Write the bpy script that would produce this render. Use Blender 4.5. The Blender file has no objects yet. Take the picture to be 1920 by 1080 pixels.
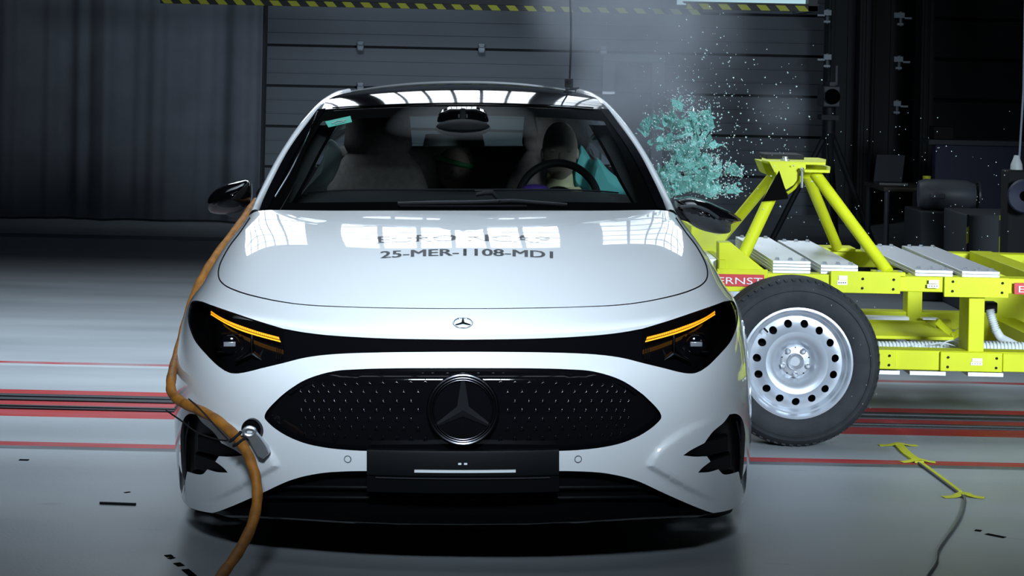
import bpy, bmesh, math, random
import numpy as np
from mathutils import Vector, Matrix, Euler
from mathutils.geometry import delaunay_2d_cdt

scene = bpy.context.scene
COL = scene.collection
rnd = random.Random(7)

# ------------------------------------------------------------------ camera, world, exposure
F, CX, CY, H, D = 3870.0, 868.0, 115.0, 1.47, 5.8      # focal length in pixels, axis point, eye height, distance to the nose
ROLL = 0.0215                                          # the struck car and the camera lean this much against the hall floor
I4 = Matrix.Identity(4)
W = Matrix.Translation((0, 0, H)) @ Matrix.Rotation(-ROLL, 4, 'Y') @ Matrix.Translation((0, 0, -H))
cam_data = bpy.data.cameras.new('camera')
cam = bpy.data.objects.new('camera', cam_data); COL.objects.link(cam)
cam_data.sensor_fit = 'HORIZONTAL'; cam_data.sensor_width = 36.0
cam_data.lens = F * 36.0 / 1920.0
cam_data.shift_x = (960 - CX) / 1920.0
cam_data.shift_y = -(540 - CY) / 1920.0
cam_data.clip_end = 200
cam.matrix_world = W @ Matrix.Translation((0, 0, H)) @ Matrix.Rotation(math.pi / 2, 4, 'X')
scene.camera = cam

scene.view_settings.view_transform = 'Standard'
scene.view_settings.look = 'None'
scene.view_settings.gamma = 1.0
scene.view_settings.use_curve_mapping = False
scene.view_settings.exposure = 0.05
scene.cycles.max_bounces = 8
scene.cycles.transparent_max_bounces = 16
scene.cycles.volume_bounces = 0
scene.cycles.caustics_reflective = False
scene.cycles.caustics_refractive = False

world = bpy.data.worlds.new('world'); scene.world = world
world.use_nodes = True
world.node_tree.nodes['Background'].inputs[0].default_value = (0.55, 0.7, 1.0, 1)
world.node_tree.nodes['Background'].inputs[1].default_value = 0.004

def area_lamp(name, loc, target, sx, sy, power, spread, color=(0.73, 0.87, 1.0)):
    d = bpy.data.lights.new(name, 'AREA'); d.shape = 'RECTANGLE'
    d.size, d.size_y, d.energy, d.spread, d.color = sx, sy, power, math.radians(spread), color
    o = bpy.data.objects.new(name, d); COL.objects.link(o)
    o.location = loc
    o.rotation_euler = (Vector(target) - Vector(loc)).to_track_quat('-Z', 'Y').to_euler()
    return o
# the overhead floodlight bank; the three lights after it are added fills without fittings
area_lamp('overhead_bank_lamp', (-2.0, 9.6, 4.7), (-2.0, 9.5, 0), 6.6, 3.4, 120, 74)
area_lamp('fascia_fill', (-0.1, 0.6, 3.3), (-0.05, 5.95, 0.95), 1.3, 0.5, 11.0, 18)  # added narrow fill that brightens the car's front, no rig behind it
area_lamp('trolley_fill', (3.4, 2.6, 2.1), (2.15, 8.3, 0.95), 1.2, 0.8, 33, 40)  # added fill for the trolley's near faces, not a fitting of the hall
area_lamp('door_fill', (-0.8, 14.6, 6.2), (-0.5, 21.0, 1.6), 4.6, 0.8, 25, 76)  # added fill that lifts the dark door and curtain

# ------------------------------------------------------------------ materials
def rgb(r, g, b):
    f = lambda c: (c / 255 / 12.92) if c / 255 <= 0.04045 else ((c / 255 + 0.055) / 1.055) ** 2.4
    return (f(r), f(g), f(b), 1)

def mat(name, col, rough=0.5, metal=0.0, coat=0.0, spec=0.5, emit=None, estr=0.0, noise=0.0, nscale=20.0, bump=0.0, trans=0.0):
    m = bpy.data.materials.new(name); m.use_nodes = True
    nt = m.node_tree; b = nt.nodes['Principled BSDF']
    b.inputs['Base Color'].default_value = col
    b.inputs['Roughness'].default_value = rough
    b.inputs['Metallic'].default_value = metal
    b.inputs['Coat Weight'].default_value = coat
    b.inputs['Coat Roughness'].default_value = 0.02
    b.inputs['Specular IOR Level'].default_value = spec
    b.inputs['Transmission Weight'].default_value = trans
    if emit:
        b.inputs['Emission Color'].default_value = emit
        b.inputs['Emission Strength'].default_value = estr
    if noise or bump:
        tc = nt.nodes.new('ShaderNodeTexCoord')
        n = nt.nodes.new('ShaderNodeTexNoise'); n.inputs['Scale'].default_value = nscale; n.inputs['Detail'].default_value = 5
        nt.links.new(tc.outputs['Object'], n.inputs['Vector'])
        if noise:
            mx = nt.nodes.new('ShaderNodeMix'); mx.data_type = 'RGBA'; mx.blend_type = 'MULTIPLY'
            mx.inputs[0].default_value = 1.0
            mr = nt.nodes.new('ShaderNodeMapRange')
            mr.inputs['From Min'].default_value = 0.3; mr.inputs['From Max'].default_value = 0.7
            mr.inputs['To Min'].default_value = 1 - noise; mr.inputs['To Max'].default_value = 1.0
            nt.links.new(n.outputs['Fac'], mr.inputs['Value'])
            mx.inputs[6].default_value = col
            nt.links.new(mr.outputs['Result'], mx.inputs[7])
            nt.links.new(mx.outputs[2], b.inputs['Base Color'])
        if bump:
            bp = nt.nodes.new('ShaderNodeBump'); bp.inputs['Strength'].default_value = bump; bp.inputs['Distance'].default_value = 0.01
            nt.links.new(n.outputs['Fac'], bp.inputs['Height']); nt.links.new(bp.outputs['Normal'], b.inputs['Normal'])
    return m

def glass_mat(name, tint, ior=1.45, rough=0.0, gain=1.0):
    """thin pane: clear, tinted, with a mirror reflection that grows towards grazing angles"""
    m = bpy.data.materials.new(name); m.use_nodes = True
    nt = m.node_tree; nt.nodes.clear()
    out = nt.nodes.new('ShaderNodeOutputMaterial'); mix = nt.nodes.new('ShaderNodeMixShader')
    fr = nt.nodes.new('ShaderNodeFresnel'); fr.inputs[0].default_value = ior
    ml = nt.nodes.new('ShaderNodeMath'); ml.operation = 'MULTIPLY'; ml.inputs[1].default_value = gain
    t = nt.nodes.new('ShaderNodeBsdfTransparent'); t.inputs[0].default_value = tint
    g = nt.nodes.new('ShaderNodeBsdfGlossy'); g.inputs['Roughness'].default_value = rough
    nt.links.new(fr.outputs[0], ml.inputs[0]); nt.links.new(ml.outputs[0], mix.inputs[0])
    nt.links.new(t.outputs[0], mix.inputs[1]); nt.links.new(g.outputs[0], mix.inputs[2])
    nt.links.new(mix.outputs[0], out.inputs[0])
    return m

M = {}
M['paint'] = mat('white_paint', (0.80, 0.82, 0.84, 1), 0.4, coat=1.0)
M['black_gloss'] = mat('black_gloss', (0.003, 0.003, 0.004, 1), 0.05, spec=0.4)
M['black_satin'] = mat('black_satin', (0.004, 0.004, 0.005, 1), 0.45, spec=0.12)
M['black_matte'] = mat('black_matte', (0.010, 0.010, 0.011, 1), 0.75, spec=0.3)
M['plastic'] = mat('grey_plastic', (0.035, 0.037, 0.042, 1), 0.45)
M['holder'] = mat('holder_plastic', (0.0025, 0.003, 0.004, 1), 0.5, spec=0.12)
M['dark_chrome'] = mat('dark_chrome', (0.055, 0.055, 0.062, 1), 0.25, metal=1.0)
M['badge_grey'] = mat('badge_grey', (0.010, 0.010, 0.012, 1), 0.4, spec=0.3)
M['chrome'] = mat('chrome', (0.80, 0.82, 0.86, 1), 0.08, metal=1.0)
M['steel'] = mat('silver_steel', (0.62, 0.64, 0.68, 1), 0.34, metal=0.85)
M['rim'] = mat('silver_wheel_paint', (0.56, 0.60, 0.66, 1), 0.36, metal=0.55)
M['alloy'] = mat('aluminium', (0.78, 0.80, 0.83, 1), 0.42, metal=0.6)
M['rubber'] = mat('tyre_rubber', (0.034, 0.036, 0.041, 1), 0.75, spec=0.3, noise=0.35, nscale=18, bump=0.15)
M['amber'] = mat('amber_indicator', (0.9, 0.4, 0.02, 1), 0.3, emit=(1.0, 0.43, 0.014, 1), estr=1.25)
M['amber_low'] = mat('amber_indicator_cell', (0.6, 0.25, 0.02, 1), 0.3, emit=(1.0, 0.33, 0.005, 1), estr=0.42)
M['glass'] = glass_mat('windscreen_glass', (0.80, 0.86, 0.85, 1), 1.45, 0.0, 0.55)
M['lens'] = glass_mat('lamp_lens', (0.92, 0.94, 0.95, 1), 1.45, 0.0, 0.8)
M['side_glass'] = glass_mat('side_window_glass', (0.86, 0.92, 0.90, 1), 1.45)
M['interior'] = mat('interior_dark', (0.009, 0.010, 0.011, 1), 0.7, noise=0.3, nscale=30, spec=0.25)
M['seat'] = mat('seat_cloth', (0.20, 0.165, 0.155, 1), 0.85, noise=0.3, nscale=40)
M['liner'] = mat('cabin_lining', (0.10, 0.11, 0.11, 1), 0.9)
M['airbag'] = mat('teal_airbag', (0.10, 0.42, 0.40, 1), 0.8, noise=0.15, nscale=6)
M['airbag_pale'] = mat('pale_airbag', (0.62, 0.74, 0.72, 1), 0.8, noise=0.15, nscale=6)
M['dummy'] = mat('dummy_skin', (0.34, 0.27, 0.22, 1), 0.5)
M['dummy_neck'] = mat('dummy_neck', (0.52, 0.50, 0.30, 1), 0.6)
M['purple'] = mat('purple_shirt', (0.10, 0.04, 0.34, 1), 0.8)
M['green_band'] = mat('green_band', (0.05, 0.38, 0.12, 1), 0.6)
M['sticker'] = mat('green_sticker', (0.01, 0.42, 0.30, 1), 0.5)
M['white_ink'] = mat('white_ink', (0.75, 0.78, 0.8, 1), 0.6)
M['print'] = mat('grey_print', (0.05, 0.056, 0.066, 1), 0.5, coat=1.0)
M['yellow'] = mat('yellow_paint', (0.68, 0.72, 0.018, 1), 0.5, spec=0.25, noise=0.10, nscale=9)
M['red_sign'] = mat('red_sign', (0.55, 0.025, 0.03, 1), 0.5)
M['black_flat'] = mat('black_flag', (0.002, 0.002, 0.002, 1), 0.95, spec=0.05)
M['white_hose'] = mat('white_hose', (0.62, 0.66, 0.66, 1), 0.5)
M['rope'] = mat('orange_cable', (0.50, 0.19, 0.022, 1), 0.6, noise=0.55, nscale=26, bump=0.3)
M['tape'] = mat('yellow_tape', (0.62, 0.62, 0.03, 1), 0.6)
M['wire'] = mat('grey_wire', (0.10, 0.11, 0.11, 1), 0.5)
M['rear_glass'] = glass_mat('rear_window_glass', (0.55, 0.62, 0.62, 1), 1.45)
M['hall'] = mat('hall_wall', (0.055, 0.062, 0.072, 1), 0.7, noise=0.2, nscale=1.2)
M['hall_dark'] = mat('hall_dark_metal', (0.018, 0.020, 0.024, 1), 0.6)
M['door_grey'] = mat('hall_door_panel', (0.17, 0.19, 0.22, 1), 0.55, noise=0.15, nscale=1.0)
M['door_light'] = mat('hall_door_frame', (0.26, 0.30, 0.36, 1), 0.5)
M['curtain'] = mat('dark_curtain', (0.19, 0.205, 0.24, 1), 0.9, noise=0.25, nscale=3)
M['blue_box'] = mat('blue_panel', (0.012, 0.016, 0.05, 1), 0.6)
M['grey_box'] = mat('grey_case', (0.075, 0.08, 0.095, 1), 0.5)
M['brown'] = mat('wood_board', (0.05, 0.035, 0.025, 1), 0.7)
M['hinge'] = mat('galvanised_fitting', (0.30, 0.34, 0.38, 1), 0.4, metal=0.5)

def emissive(name, col, strength):
    m = bpy.data.materials.new(name); m.use_nodes = True
    nt = m.node_tree; nt.nodes.clear()
    o = nt.nodes.new('ShaderNodeOutputMaterial'); e = nt.nodes.new('ShaderNodeEmission')
    e.inputs[0].default_value = col; e.inputs[1].default_value = strength
    nt.links.new(e.outputs[0], o.inputs[0]); return m
M['panel'] = emissive('floodlight_face', (0.80, 0.90, 1.0, 1), 6.5)
M['front_panel'] = emissive('front_floodlight_face', (0.80, 0.90, 1.0, 1), 2.0)
M['tube_light'] = emissive('fluorescent_face', (0.55, 0.85, 0.95, 1), 0.75)

def hazard(name, pitch, ax=0, ay=0, az=0):
    m = bpy.data.materials.new(name); m.use_nodes = True
    nt = m.node_tree; b = nt.nodes['Principled BSDF']; b.inputs['Roughness'].default_value = 0.6
    tc = nt.nodes.new('ShaderNodeNewGeometry')
    dp = nt.nodes.new('ShaderNodeVectorMath'); dp.operation = 'DOT_PRODUCT'; dp.inputs[1].default_value = (ax / pitch, ay / pitch, az / pitch)
    fr = nt.nodes.new('ShaderNodeMath'); fr.operation = 'FRACT'
    gt = nt.nodes.new('ShaderNodeMath'); gt.operation = 'GREATER_THAN'; gt.inputs[1].default_value = 0.5
    mx = nt.nodes.new('ShaderNodeMix'); mx.data_type = 'RGBA'
    mx.inputs[6].default_value = (0.008, 0.008, 0.008, 1); mx.inputs[7].default_value = (0.42, 0.42, 0.02, 1)
    nt.links.new(tc.outputs['Position'], dp.inputs[0]); nt.links.new(dp.outputs['Value'], fr.inputs[0]); nt.links.new(fr.outputs[0], gt.inputs[0])
    nt.links.new(gt.outputs[0], mx.inputs[0]); nt.links.new(mx.outputs[2], b.inputs['Base Color'])
    return m

# ------------------------------------------------------------------ object helpers
PM = {}                                   # world matrix of every root (parts sit at the origin of their root)
def tag(o, label=None, cat=None, group=None, kind=None):
    if label: o['label'] = label
    if cat: o['category'] = cat
    if group: o['group'] = group
    if kind: o['kind'] = kind
    return o

def empty(name, m, label, cat, group=None):
    o = bpy.data.objects.new(name, None); COL.objects.link(o)
    if not isinstance(m, Matrix): m = Matrix.Translation(m)
    o.matrix_world = m; o.empty_display_size = 0.1
    PM[o.name] = m.copy()
    return tag(o, label, cat, group)

class MB:
    def __init__(s): s.v = []; s.f = []; s.m = []
    def add(s, vs, fs, m=0):
        k = len(s.v); s.v += [Vector(p) for p in vs]
        s.f += [tuple(i + k for i in f) for f in fs]; s.m += [m] * len(fs); return s
    def box(s, x0, x1, y0, y1, z0, z1, m=0):
        vs = [(x, y, z) for z in (z0, z1) for y in (y0, y1) for x in (x0, x1)]
        return s.add(vs, [(0, 2, 3, 1), (4, 5, 7, 6), (0, 1, 5, 4), (2, 6, 7, 3), (0, 4, 6, 2), (1, 3, 7, 5)], m)
    def bar(s, a, b, w, t, up=(0, 0, 1), m=0):
        """rectangular bar from a to b, w across, t along the up side"""
        a, b = Vector(a), Vector(b); d = (b - a).normalized(); u = Vector(up)
        sx = d.cross(u).normalized(); uz = sx.cross(d).normalized()
        vs = [p + sx * (i * w / 2) + uz * (j * t / 2) for p in (a, b) for (i, j) in ((-1, -1), (1, -1), (1, 1), (-1, 1))]
        return s.add(vs, [(3, 2, 1, 0), (4, 5, 6, 7), (0, 1, 5, 4), (1, 2, 6, 5), (2, 3, 7, 6), (3, 0, 4, 7)], m)
    def tube(s, path, r, n=12, m=0, closed=False, cap=True, flat=1.0):
        P = [Vector(p) for p in path]; N = len(P)
        rs = r if isinstance(r, (list, tuple)) else [r] * N
        t0 = (P[1] - P[0]).normalized()
        up = Vector((0, 0, 1)) if abs(t0.z) < 0.9 else Vector((1, 0, 0))
        nx = t0.cross(up).normalized(); vs = []; fs = []
        for i in range(N):
            if closed: t = (P[(i + 1) % N] - P[i - 1]).normalized()
            else: t = (P[min(i + 1, N - 1)] - P[max(i - 1, 0)]).normalized()
            nx = (nx - t * nx.dot(t)).normalized(); ny = t.cross(nx)
            for k in range(n):
                a = 2 * math.pi * k / n
                vs.append(P[i] + nx * (math.cos(a) * rs[i] * flat) + ny * (math.sin(a) * rs[i]))
        for i in range(N if closed else N - 1):
            for k in range(n):
                a, b = i * n + k, i * n + (k + 1) % n; j = ((i + 1) % N) * n
                fs.append((a, b, j + (k + 1) % n, j + k))
        if cap and not closed:
            fs.append(tuple(range(n - 1, -1, -1))); fs.append(tuple((N - 1) * n + k for k in range(n)))
        return s.add(vs, fs, m)
    def lathe(s, prof, c, axis=(0, 1, 0), n=48, m=0, closed=False):
        """profile of (radius, offset along the axis)"""
        a = Vector(axis).normalized(); c = Vector(c)
        u = a.cross(Vector((0, 0, 1))) if abs(a.z) < 0.9 else a.cross(Vector((1, 0, 0)))
        u.normalize(); w = a.cross(u); vs = []; fs = []
        for (r, o) in prof:
            for k in range(n):
                t = 2 * math.pi * k / n
                vs.append(c + a * o + (u * math.cos(t) + w * math.sin(t)) * r)
        L = len(prof)
        for i in range(L if closed else L - 1):
            for k in range(n):
                j = (i + 1) % L
                fs.append((i * n + k, j * n + k, j * n + (k + 1) % n, i * n + (k + 1) % n))
        return s.add(vs, fs, m)
    def disc(s, c, axis, r, n=24, m=0):
        a = Vector(axis).normalized(); c = Vector(c)
        u = (a.cross(Vector((0, 0, 1))) if abs(a.z) < 0.9 else a.cross(Vector((1, 0, 0)))).normalized(); w = a.cross(u)
        return s.add([c + (u * math.cos(2 * math.pi * k / n) + w * math.sin(2 * math.pi * k / n)) * r for k in range(n)], [tuple(range(n))], m)
    def prism(s, outline, vec, m=0):
        P = [Vector(p) for p in outline]; n = len(P); v = Vector(vec)
        fs = [tuple(range(n)), tuple(range(2 * n - 1, n - 1, -1))] + [(i, n + i, n + (i + 1) % n, (i + 1) % n) for i in range(n)]
        return s.add(P + [p + v for p in P], fs, m)
    def grid(s, rows, m=0, flip=False):
        n = len(rows[0]); vs = [p for r in rows for p in r]; fs = []
        for i in range(len(rows) - 1):
            for j in range(n - 1):
                q = (i * n + j, i * n + j + 1, (i + 1) * n + j + 1, (i + 1) * n + j)
                fs.append(q[::-1] if flip else q)
        return s.add(vs, fs, m)
    def ball(s, c, r, n=16, k=10, m=0, rot=None):
        c = Vector(c); r = (r, r, r) if not isinstance(r, (tuple, list)) else r
        vs = []; fs = []
        for i in range(k + 1):
            t = math.pi * i / k
            for j in range(n):
                a = 2 * math.pi * j / n
                p = Vector((r[0] * math.sin(t) * math.cos(a), r[1] * math.sin(t) * math.sin(a), r[2] * math.cos(t)))
                if rot is not None: p = rot @ p
                vs.append(c + p)
        for i in range(k):
            for j in range(n): fs.append((i * n + j, (i + 1) * n + j, (i + 1) * n + (j + 1) % n, i * n + (j + 1) % n))
        return s.add(vs, fs, m)
    def build(s, name, mats, parent=None, frame=I4, normals=None, bevel=0.0, smooth=35, solid=0.0, subd=0, fixn=True, weld=1e-6):
        if not isinstance(mats, (list, tuple)): mats = [mats]
        if parent is not None:
            inv = PM[parent.name].inverted() @ frame; pts = [inv @ p for p in s.v]; loc = None
        else:
            pts = [frame @ p for p in s.v]
            lo = Vector([min(p[i] for p in pts) for i in range(3)]); hi = Vector([max(p[i] for p in pts) for i in range(3)])
            loc = Vector(((lo.x + hi.x) / 2, (lo.y + hi.y) / 2, lo.z)); pts = [p - loc for p in pts]
        me = bpy.data.meshes.new(name); me.from_pydata([tuple(p) for p in pts], [], s.f)
        for x in mats: me.materials.append(x)
        me.polygons.foreach_set('material_index', s.m)
        if normals is None and (fixn or weld):
            bm = bmesh.new(); bm.from_mesh(me)
            if weld: bmesh.ops.remove_doubles(bm, verts=bm.verts, dist=weld)
            if fixn: bmesh.ops.recalc_face_normals(bm, faces=bm.faces)
            bm.to_mesh(me); bm.free()
        me.polygons.foreach_set('use_smooth', [True] * len(me.polygons))
        if normals is not None:
            rot = ((PM[parent.name].inverted() @ frame) if parent is not None else frame).to_3x3()
            me.normals_split_custom_set_from_vertices([tuple((rot @ Vector(q)).normalized()) for q in normals])
        elif smooth: me.set_sharp_from_angle(angle=math.radians(smooth))
        o = bpy.data.objects.new(name, me); COL.objects.link(o)
        if parent is not None:
            o.parent = parent; PM[o.name] = PM[parent.name].copy()
        else:
            o.location = loc; PM[o.name] = Matrix.Translation(loc)
        if bevel:
            b = o.modifiers.new('bevel', 'BEVEL'); b.width = bevel; b.segments = 2; b.limit_method = 'ANGLE'; b.angle_limit = math.radians(40)
        if solid:
            b = o.modifiers.new('thickness', 'SOLIDIFY'); b.thickness = solid; b.offset = -1
        if subd:
            b = o.modifiers.new('subdivision', 'SUBSURF'); b.levels = subd; b.render_levels = subd
        return o

def catmull(pts, n=8, closed=False):
    P = [Vector(p) for p in pts]; N = len(P); out = []
    rng = range(N) if closed else range(N - 1)
    for i in rng:
        if closed: a, b, c, d = P[i - 1], P[i], P[(i + 1) % N], P[(i + 2) % N]
        else:
            b, c = P[i], P[i + 1]
            a = P[i - 1] if i else b * 2 - c
            d = P[i + 2] if i + 2 < N else c * 2 - b
        for k in range(n):
            t = k / n
            out.append(0.5 * ((2 * b) + (c - a) * t + (2 * a - 5 * b + 4 * c - d) * t * t + (3 * b - a - 3 * c + d) * t ** 3))
    if not closed: out.append(P[-1].copy())
    return out

def cp(dx, py, yc):
    """point in the car's frame: dx pixels right of its centre line, image row py, yc metres behind the nose"""
    Y = D + yc
    return Vector((dx / F * Y, Y, H - (py - CY) / F * Y))
def cpx(px, py, yc): return cp(px - CX, py, yc)
def T(px, py, Y):
    """point of the hall seen at that pixel on the upright plane Y metres away"""
    return W @ Vector(((px - CX) / F * Y, Y, H - (py - CY) / F * Y))
def TZ(px, py, z=0.0):
    """point of the hall seen at that pixel at height z"""
    o = Vector((0, 0, H)); d = W.to_3x3() @ Vector(((px - CX) / F, 1, -(py - CY) / F))
    return o + d * ((z - H) / d.z)
# ------------------------------------------------------------------ the hall
def floor_material():
    m = bpy.data.materials.new('epoxy_floor'); m.use_nodes = True
    nt = m.node_tree; b = nt.nodes['Principled BSDF']; L = nt.links
    geo = nt.nodes.new('ShaderNodeNewGeometry'); sep = nt.nodes.new('ShaderNodeSeparateXYZ'); L.new(geo.outputs['Position'], sep.inputs[0])
    mp = nt.nodes.new('ShaderNodeMapping'); mp.inputs['Scale'].default_value = (0.5, 2.2, 1); L.new(geo.outputs['Position'], mp.inputs[0])
    n1 = nt.nodes.new('ShaderNodeTexNoise'); n1.inputs['Scale'].default_value = 1.1; n1.inputs['Detail'].default_value = 6; L.new(mp.outputs[0], n1.inputs['Vector'])
    n2 = nt.nodes.new('ShaderNodeTexNoise'); n2.inputs['Scale'].default_value = 90; n2.inputs['Detail'].default_value = 3; L.new(geo.outputs['Position'], n2.inputs['Vector'])
    n3 = nt.nodes.new('ShaderNodeTexNoise'); n3.inputs['Scale'].default_value = 7; n3.inputs['Detail'].default_value = 5; L.new(mp.outputs[0], n3.inputs['Vector'])
    def mrange(src, a, c, lo, hi):
        r = nt.nodes.new('ShaderNodeMapRange'); r.inputs['From Min'].default_value = a; r.inputs['From Max'].default_value = c
        r.inputs['To Min'].default_value = lo; r.inputs['To Max'].default_value = hi; L.new(src, r.inputs['Value']); return r.outputs[0]
    def mix(fac, a, c, mode='MIX'):
        x = nt.nodes.new('ShaderNodeMix'); x.data_type = 'RGBA'; x.blend_type = mode
        if isinstance(fac, float): x.inputs[0].default_value = fac
        else: L.new(fac, x.inputs[0])
        for i, v in ((6, a), (7, c)):
            if isinstance(v, tuple): x.inputs[i].default_value = v
            else: L.new(v, x.inputs[i])
        return x.outputs[2]
    col = mix(mrange(n1.outputs['Fac'], .3, .7, 0, 1), (0.30, 0.325, 0.345, 1), (0.38, 0.405, 0.425, 1))
    col = mix(mrange(n2.outputs['Fac'], .62, .72, 0, .25), col, (0.22, 0.235, 0.25, 1))
    col = mix(mrange(n3.outputs['Fac'], .66, .72, 0, .35), col, (0.20, 0.21, 0.22, 1))
    def band(y0, y1, c, col, wear):
        lo = nt.nodes.new('ShaderNodeMath'); lo.operation = 'GREATER_THAN'; lo.inputs[1].default_value = y0; L.new(sep.outputs['Y'], lo.inputs[0])
        hi = nt.nodes.new('ShaderNodeMath'); hi.operation = 'LESS_THAN'; hi.inputs[1].default_value = y1; L.new(sep.outputs['Y'], hi.inputs[0])
        a = nt.nodes.new('ShaderNodeMath'); a.operation = 'MULTIPLY'; L.new(lo.outputs[0], a.inputs[0]); L.new(hi.outputs[0], a.inputs[1])
        w = nt.nodes.new('ShaderNodeMath'); w.operation = 'MULTIPLY'; L.new(a.outputs[0], w.inputs[0]); L.new(mrange(n3.outputs['Fac'], .35, .7, 1.0, wear), w.inputs[1])
        return mix(w.outputs[0], col, c)
    RED = (0.40, 0.018, 0.020, 1)
    for (y0, y1, c, w) in FLOOR_LINES: col = band(y0, y1, RED if c == 'r' else (0.09, 0.10, 0.11, 1) if c == 'k' else (0.46, 0.49, 0.51, 1), col, w)
    L.new(col, b.inputs['Base Color'])
    L.new(mrange(n1.outputs['Fac'], .3, .7, .40, .55), b.inputs['Roughness']); b.inputs['Specular IOR Level'].default_value = .35
    bp = nt.nodes.new('ShaderNodeBump'); bp.inputs['Strength'].default_value = .12; bp.inputs['Distance'].default_value = .004
    L.new(n2.outputs['Fac'], bp.inputs['Height']); L.new(bp.outputs[0], b.inputs['Normal'])
    return m
def fy(py):                       # distance of the floor point seen at that row under the car's middle
    return F * H / (py - CY)
FLOOR_LINES = [(fy(699), fy(695), 'r', .25), (fy(703), fy(699), 'w', .3), (fy(756), fy(748), 'r', .9), (fy(778), fy(769), 'r', .85), (fy(798), fy(785), 'r', .9),
               (fy(853), fy(845.5), 'r', .85), (fy(859), fy(853), 'k', .7), (fy(462), fy(455), 'k', 1.0)]
def struct(name, mb, m, parent=None, **k):
    o = mb.build(name, m, parent, **k)
    if parent is None: o['kind'] = 'structure'
    return o
XL, XR, YB, YF, ZC = -9.0, 10.0, 21.0, -5.0, 8.0
struct('floor', MB().box(XL, XR, YF, YB, -.1, 0), floor_material())
struct('ceiling', MB().box(XL, XR, YF, YB, ZC, ZC + .1), M['hall_dark'])
struct('wall_left', MB().box(XL - .1, XL, YF, YB, 0, ZC), M['hall_dark'])
struct('wall_right', MB().box(XR, XR + .1, YF, YB, 0, ZC), M['hall_dark'])
struct('wall_front', MB().box(XL, XR, YF - .1, YF, 0, ZC), M['hall_dark'])
struct('wall_back', MB().box(XL, XR, YB, YB + .1, 0, ZC), M['hall'])
# tow rails let into the floor
for i, (a, c) in enumerate(((769, 758), (785, 779))):
    b = MB(); b.box(XL + .02, XR - .02, fy(a), fy(c), .0005, .006, 0); y = (fy(a) + fy(c)) / 2
    b.box(XL + .02, XR - .02, y - .012, y + .012, .006, .011, 1)
    struct('trim_%d' % (i + 1), b, [M['hall_dark'], M['plastic']])

# big sectional door across the back, with its rails and wicket frame
YD = YB - .25
dl, dr = T(492, 100, YD).x, T(1552, 100, YD).x
seams = [T(868, p, YD).z for p in (16, 92, 168, 244, 320, 396)]
zs = [seams[0] + (seams[0] - seams[1])] + seams + [seams[-1] - (seams[-2] - seams[-1])]
zs = [zs[0] + 4 * (zs[0] - zs[1])] + [zs[0] + k * (zs[0] - zs[1]) for k in (3, 2, 1)] + zs
dm = MB()
for a, c in zip(zs[:-1], zs[1:]):
    dm.box(dl, dr, YD, YD + .06, max(c, 0.02) + .012, a - .012)
    st = (a - c) / 3
    for k in (1, 2): dm.box(dl, dr, YD - .006, YD, c + st * k - .008, c + st * k + .008)
DOOR = struct('door_1', dm, M['door_grey'], bevel=.01)
b = MB(); b.box(dl, dr, YD + .07, YD + .1, 0.02, zs[0]); b.build('door_backing', M['hall_dark'], DOOR)
for px_, py_ in ((676, 87), (903, 91), (1131, 96), (676, 164), (903, 168)):
    p = T(px_, py_, YD); b = MB(); b.box(p.x - .035, p.x + .035, YD - .04, YD, p.z - .05, p.z + .05); b.box(p.x - .03, p.x + .03, YD - .06, YD - .04, p.z + .012, p.z + .035); b.box(p.x - .03, p.x + .03, YD - .06, YD - .04, p.z - .04, p.z - .02)
    b.build('door_hinge', M['hinge'], DOOR, bevel=.006)
YW = YD - .03
fx0, fx1 = T(1129, 150, YW).x, T(1245, 150, YW).x; fz = T(1160, 102, YW).z
b = MB(); w_ = .125
b.box(fx0, fx0 + w_, YW - .05, YW, .02, fz); b.box(fx1 - w_, fx1, YW - .05, YW, .02, fz); b.box(fx0, fx1, YW - .055, YW - .001, fz - .075, fz)
WK = struct('door_2', b, M['door_light'], bevel=.01)
for zz in (T(1140, 174, YW).z,): 
    b = MB(); b.box(fx0, fx0 + w_, YW - .075, YW - .05, zz - .012, zz + .012); b.build('door_hinge', M['steel'], WK)
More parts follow.
